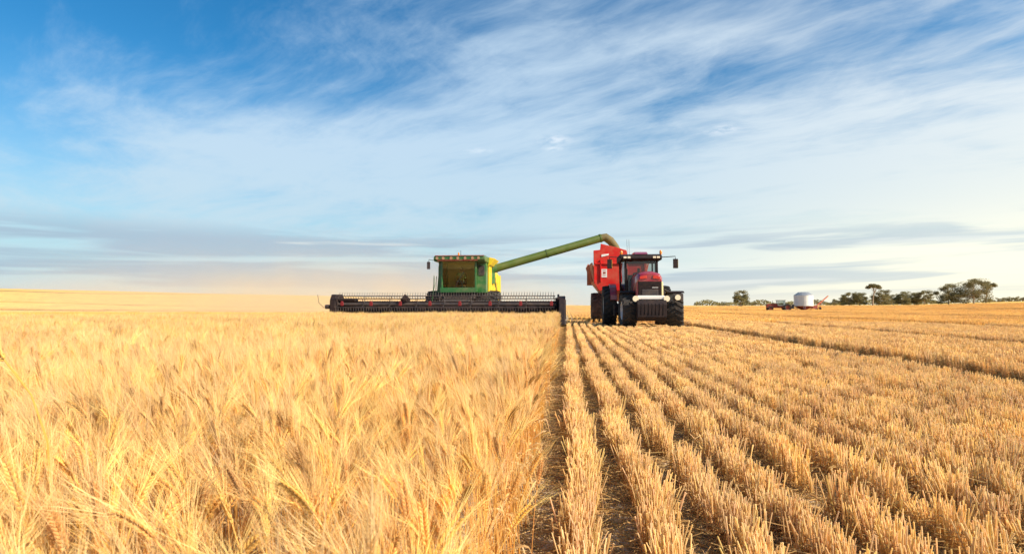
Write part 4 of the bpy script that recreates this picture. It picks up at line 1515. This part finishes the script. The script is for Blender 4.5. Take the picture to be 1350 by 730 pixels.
def far_tractor():
    x, y = bearing(1027, 104)
    t = thing('red_farm_tractor', (x, y, ground_z(x, y)), 'small old red tractor parked beside the white field bin', 'tractor', rz=R(-75 - 22))
    bm = B(); prism(bm, [(-2.2, .55), (-2.25, 1.10), (-2.1, 1.30), (-.4, 1.38), (-.4, .55)], 'x', -.38, .38)
    obj('hood', bm, M['rust_red'], t, bevel=.05)
    bm = B(); box(bm, (0, .3, .75), (.6, 3.4, .4)); box(bm, (0, 1.7, .8), (1.2, .5, .3))
    obj('chassis', bm, M['rust_red'], t, bevel=.03)
    bm = B()
    for sx in (-.6, .6):
        for yy in (-.35, .85): box(bm, (sx, yy, 1.45), (.07, .07, .95))
    box(bm, (0, .25, 1.0), (1.25, 1.3, .12)); box(bm, (0, .25, 1.96), (1.4, 1.5, .10))
    cb = obj('cab', bm, M['galv'], t, bevel=.02)
    bm = B(); box(bm, (0, .25, 1.5), (1.14, 1.16, .8))
    obj('window', bm, M['glass'], cb)
    bm = B(); cyl(bm, (.25, -1.2, 1.3), (.25, -1.2, 1.9), .035, n=8)
    obj('exhaust_pipe', bm, M['dark'], t)
    for sx in (-.8, .8):
        wheel(t, (sx, -1.65, .45), .45, .3, M['rubber'], M['rust_red'], 14, cut=24)
        wheel(t, (sx, 1.2, .66), .66, .42, M['rubber'], M['rust_red'], 16, cut=24)
    bm = B(); box(bm, (0, 2.15, .6), (1.8, .4, .3)); box(bm, (0, 2.3, .95), (1.5, .12, .5))
    obj('implement', bm, M['dark'], t, bevel=.02)


def far_auger():
    x, y = bearing(1073, 114)
    t = thing('grain_auger', (x, y, ground_z(x, y)), 'faded red inclined grain auger rising behind the white field bin', 'auger', rz=R(YAW))
    bm = B(); tube(bm, [(0, 0, .55), (3.1, .5, 2.9)], .12, 10); obj('auger_tube', bm, M['dusty_red'], t)
    bm = B(); tube(bm, [(1.6, .2, 1.75), (.9, .2, .4)], .04, 6); tube(bm, [(2.0, .3, 2.0), (1.2, .2, .4)], .04, 6); box(bm, (.9, .2, .42), (.6, 1.4, .08))
    obj('strut', bm, M['rust_red'], t)
    bm = B(); prism(bm, [(-.45, .35), (.35, .35), (.5, .95), (-.6, .95)], 'y', -.4, .4); obj('hopper', bm, M['rust_red'], t, bevel=.02)
    for yy in (-.5, .9):
        wheel(t, (.9, yy, .33), .33, .18, M['rubber'], M['galv'], 10, cut=20)


far_bin(); far_tractor(); far_auger()


# ------------------------------------------------------------------ trees
def leaf_mat(name, c0, c1):
    m = bpy.data.materials.new(name)
    m.use_nodes = True
    T = NT(m.node_tree); T.n.clear()
    rnd = T.new('ShaderNodeObjectInfo').outputs['Random']
    oc = T.new('ShaderNodeTexCoord').outputs['Object']
    n = T.noise(oc, 0.9, 3, 0.6)
    c = T.mix(T.ramp(n, 0.3, 0.7), (*c0, 1), (*c1, 1))
    c = T.mix(T.math('MULTIPLY', rnd, 0.35), c, (0.17, 0.13, 0.06, 1))
    df = T.new('ShaderNodeBsdfPrincipled', {'Base Color': c, 'Roughness': 0.55})
    tl = T.new('ShaderNodeBsdfTranslucent', {'Color': c})
    mx = T.new('ShaderNodeMixShader', {0: 0.3, 1: df.outputs[0], 2: tl.outputs[0]})
    T.l.new(mx.outputs[0], T.new('ShaderNodeOutputMaterial').inputs[0])
    return m


M['leaf'] = leaf_mat('gum leaves', (0.13, 0.125, 0.045), (0.29, 0.25, 0.10))
M['bark'] = mat('gum bark', (0.34, 0.26, 0.19), 0.9, bump=0.5)


def tree(px, depth, h, w, style, label, group='gum trees along the far paddock edge', seed=0, base=None):
    """a gum tree: branching trunk, and leaf clumps of many small blades hung round the branch ends"""
    rn = random.Random(seed * 13 + 5)
    if style in ('gum', 'open', 'big'): w *= 1.55 if style == 'gum' else 1.35
    x, y = bearing(px, depth)
    t = thing('gum_tree' if style != 'bush' else 'saltbush', (x, y, ground_z(x, y) - .05), label, 'tree' if style != 'bush' else 'bush', rz=rn.random() * .6 - .3, group=group)
    clumps = []
    tb = B()
    if style == 'umbrella':
        lean = w * .12
        top = Vector((lean, 0, h * .62))
        tube(tb, [(0, 0, 0), (lean * .3, 0, h * .3), top], [h * .036, h * .026, h * .018], 7)
        for k in range(9):
            a = k / 9 * 6.28 + rn.random()
            rr = w * .5 * rn.uniform(.35, 1.0)
            e = Vector((lean + rr * math.cos(a), rr * math.sin(a), h * (.93 - .24 * (rr / (w * .5)) ** 2 + rn.uniform(-.03, .03))))
            mid = top.lerp(e, .55) + Vector((0, 0, h * .03))
            tube(tb, [top - Vector((0, 0, h * .1 * rn.random())), mid, e], [h * .011, h * .007, h * .003], 5)
            clumps.append((e, w * .17, h * .075)); clumps.append((mid.lerp(e, .6) + Vector((0, 0, h * .02)), w * .15, h * .06))
        clumps.append((top + Vector((0, 0, h * .3)), w * .18, h * .05))
    elif style == 'bush':
        for k in range(3): tube(tb, [(0, 0, 0), (rn.uniform(-.3, .3) * w, rn.uniform(-.2, .2), h * .6)], [.08, .03], 5)
        for k in range(16):
            a = rn.random() * 6.28; rr = w * .5 * math.sqrt(rn.random()) * .85
            z = h * rn.uniform(.15, .85) * (1 - .5 * (rr / (w * .5)) ** 2)
            clumps.append((Vector((rr * math.cos(a), rr * math.sin(a) * .7, z)), w * .13, h * .13))
    else:
        forks = rn.randint(2, 4)
        tube(tb, [(0, 0, 0), (rn.uniform(-.2, .2), 0, h * .28)], [h * .03, h * .022], 7)
        nb = 15 if style == 'big' else 10
        for k in range(nb):
            a = k / nb * 6.28 * 1.618 * 2 + rn.random()
            lev = (k + .5) / nb
            rr = w * .5 * (.95 - .55 * abs(lev - .35)) * rn.uniform(.6, 1.0)
            z = h * (.25 + .68 * lev)
            e = Vector((rr * math.cos(a), rr * math.sin(a) * .85, z))
            s0 = Vector((0, 0, h * (.22 + .3 * lev)))
            mid = s0.lerp(e, .5) + Vector((0, 0, -h * .02))
            tube(tb, [s0, mid, e], [h * .014, h * .009, h * .004], 5)
            clumps.append((e, w * rn.uniform(.15, .24), h * rn.uniform(.09, .15)))
            if rn.random() < .8: clumps.append((mid.lerp(e, .6) + Vector((rn.uniform(-.1, .1) * w, 0, h * .05)), w * .12, h * .08))
        if style != 'open':
            for k in range(14):
                clumps.append((Vector((rn.uniform(-.32, .32) * w, rn.uniform(-.3, .3) * w, h * rn.uniform(.10, .62))), w * .16, h * .11))
        clumps.append((Vector((0, 0, h * .93)), w * .14, h * .07))
    obj('trunk', tb, M['bark'], t)
    V, F = [], []
    for c, rw, rh in clumps:
        n = 260 if style != 'bush' else 160
        for _ in range(n):
            while True:
                q = Vector((rn.uniform(-1, 1), rn.uniform(-1, 1), rn.uniform(-1, 1)))
                if q.length < 1: break
            q = q * (0.55 + 0.45 * q.length)
            p = c + Vector((q.x * rw, q.y * rw, q.z * rh * 1.1))
            s = rn.uniform(.13, .28) * (h / 9) ** .5
            a = Vector((rn.gauss(0, 1), rn.gauss(0, 1), rn.gauss(0, .6))).normalized()
            b = Vector((rn.gauss(0, .5), rn.gauss(0, .5), -1)).normalized()
            i = len(V)
            V += [tuple(p - a * s * .45), tuple(p + a * s * .45), tuple(p + a * s * .3 + b * s * 1.3), tuple(p - a * s * .3 + b * s * 1.1)]
            F.append((i, i + 1, i + 2, i + 3))
    me = bpy.data.meshes.new('crown')
    me.from_pydata(V, [], F)
    me.materials.append(M['leaf'])
    o = bpy.data.objects.new('crown', me)
    C.objects.link(o); o.parent = t
    return t


TREES = [
    (952, 300, 2.6, 7.5, 'bush', 'low dark bush between the crimson tractor and the lone gum tree'),
    (976, 265, 7.6, 5.0, 'gum', 'lone narrow gum tree standing apart, left of the old red tractor'),
    (996, 310, 2.2, 7.0, 'bush', 'low bush on the skyline right of the lone narrow gum'),
    (1100, 270, 4.2, 5.0, 'bush', 'low scrub just right of the inclined grain auger'),
    (1119, 262, 6.2, 5.6, 'gum', 'first rounded gum of the long tree row beside the low scrub'),
    (1133, 262, 6.0, 4.8, 'gum', 'short gum just left of the tall umbrella-crowned gum'),
    (1150, 255, 10.2, 6.2, 'umbrella', 'tall thin gum with flat umbrella crown above the tree row'),
    (1162, 258, 7.2, 6.0, 'gum', 'gum with dense crown just right of the umbrella-crowned gum'),
    (1177, 262, 5.0, 5.6, 'gum', 'lowest gum in the middle of the long tree row'),
    (1191, 260, 6.4, 6.0, 'gum', 'broad dense gum near the right end of the long tree row'),
    (1205, 262, 5.8, 5.0, 'gum', 'second-last gum of the long tree row'),
    (1218, 258, 6.6, 5.6, 'open', 'last gum of the long tree row, with a thin open top'),
    (1250, 235, 8.6, 6.2, 'gum', 'left tree of the large pair, with a rounded crown to the ground'),
    (1283, 232, 10.2, 10.0, 'big', 'largest gum, right tree of the large pair, dense and broad'),
    (1299, 238, 9.4, 6.5, 'umbrella', 'spreading umbrella crown leaning out right of the largest gum'),
    (1318, 330, 3.6, 7.0, 'bush', 'far bush on the rise just right of the large gum pair'),
    (1332, 330, 4.0, 8.5, 'bush', 'far wide bush on the rise between two other bushes'),
    (1347, 325, 4.6, 7.0, 'bush', 'far bush on the rise at the right edge of the view'),
]
for i, (px, dep, h, w, st, lab) in enumerate(TREES):
    tree(px, dep, h, w, st, lab, seed=i, group='gum trees and bushes along the far paddock edge')


def far_treeline():
    """low smudge of scrub far off along the horizon"""
    rn = random.Random(3)
    V, F = [], []
    for k in range(5200):
        px = rn.uniform(915, 1240) if rn.random() < .8 else rn.uniform(1225, 1420)
        dep = rn.uniform(395, 415)
        x, y = bearing(px, dep)
        env = .5 + .5 * math.sin(px * .13) * math.sin(px * .041 + 1)
        z = ground_z(x, y) + rn.random() * (0.8 + 3.0 * env)
        s = rn.uniform(.4, .8)
        a = Vector((rn.gauss(0, 1), rn.gauss(0, 1), rn.gauss(0, .5))).normalized(); b = Vector((rn.gauss(0, .5), rn.gauss(0, .5), 1)).normalized()
        p = Vector((x, y, z)); i = len(V)
        V += [tuple(p - a * s), tuple(p + a * s), tuple(p + a * s * .5 + b * s), tuple(p - a * s * .5 + b * s)]
        F.append((i, i + 1, i + 2, i + 3))
    me = bpy.data.meshes.new('far_treeline'); me.from_pydata(V, [], F); me.materials.append(M['leaf'])
    o = bpy.data.objects.new('far_treeline', me); C.objects.link(o)
    tag(o, 'low dark line of scrub along the far horizon', kind='stuff')


far_treeline()


# ------------------------------------------------------------------ dust
def dust(name, c, s, density, color, label, seed, fall=2.2, thr=0.42):
    bm = B()
    bmesh.ops.create_icosphere(bm, subdivisions=3, radius=1.0)
    o = obj(name, bm, bpy.data.materials.new(name))
    o.location = c; o.scale = s
    m = o.data.materials[0]
    m.use_nodes = True
    T = NT(m.node_tree); T.n.clear()
    oc = T.new('ShaderNodeTexCoord').outputs['Object']
    ln = T.new('ShaderNodeVectorMath', {0: oc}, operation='LENGTH').outputs['Value']
    edge = T.math('POWER', T.math('SUBTRACT', 1.0, ln, clamp=True), 1.1)
    pos = T.new('ShaderNodeNewGeometry').outputs['Position']
    n = T.noise(T.new('ShaderNodeVectorMath', {0: pos, 1: (seed * 10.0, 0, 0)}, operation='ADD').outputs[0], 0.11, 3, 0.55)
    d = T.math('MULTIPLY', edge, T.ramp(n, thr - 0.15, thr + 0.3))
    oz = T.new('ShaderNodeSeparateXYZ', {0: oc}).outputs[2]
    d = T.math('MULTIPLY', d, T.ramp(oz, 0.0, 0.95, 1.0, 0.08))
    d = T.math('MULTIPLY', d, density)
    vol = T.new('ShaderNodeVolumePrincipled', {'Color': (*color, 1), 'Density': d, 'Anisotropy': 0.2})
    T.l.new(vol.outputs[0], T.new('ShaderNodeOutputMaterial').inputs['Volume'])
    return tag(o, label, None, kind='stuff')


dust('dust_cloud', (-30, 63, 0), (42, 22, 10.5), 0.125, (1.0, 0.86, 0.62), 'pale tan dust drifting behind and left of the harvester', 1)
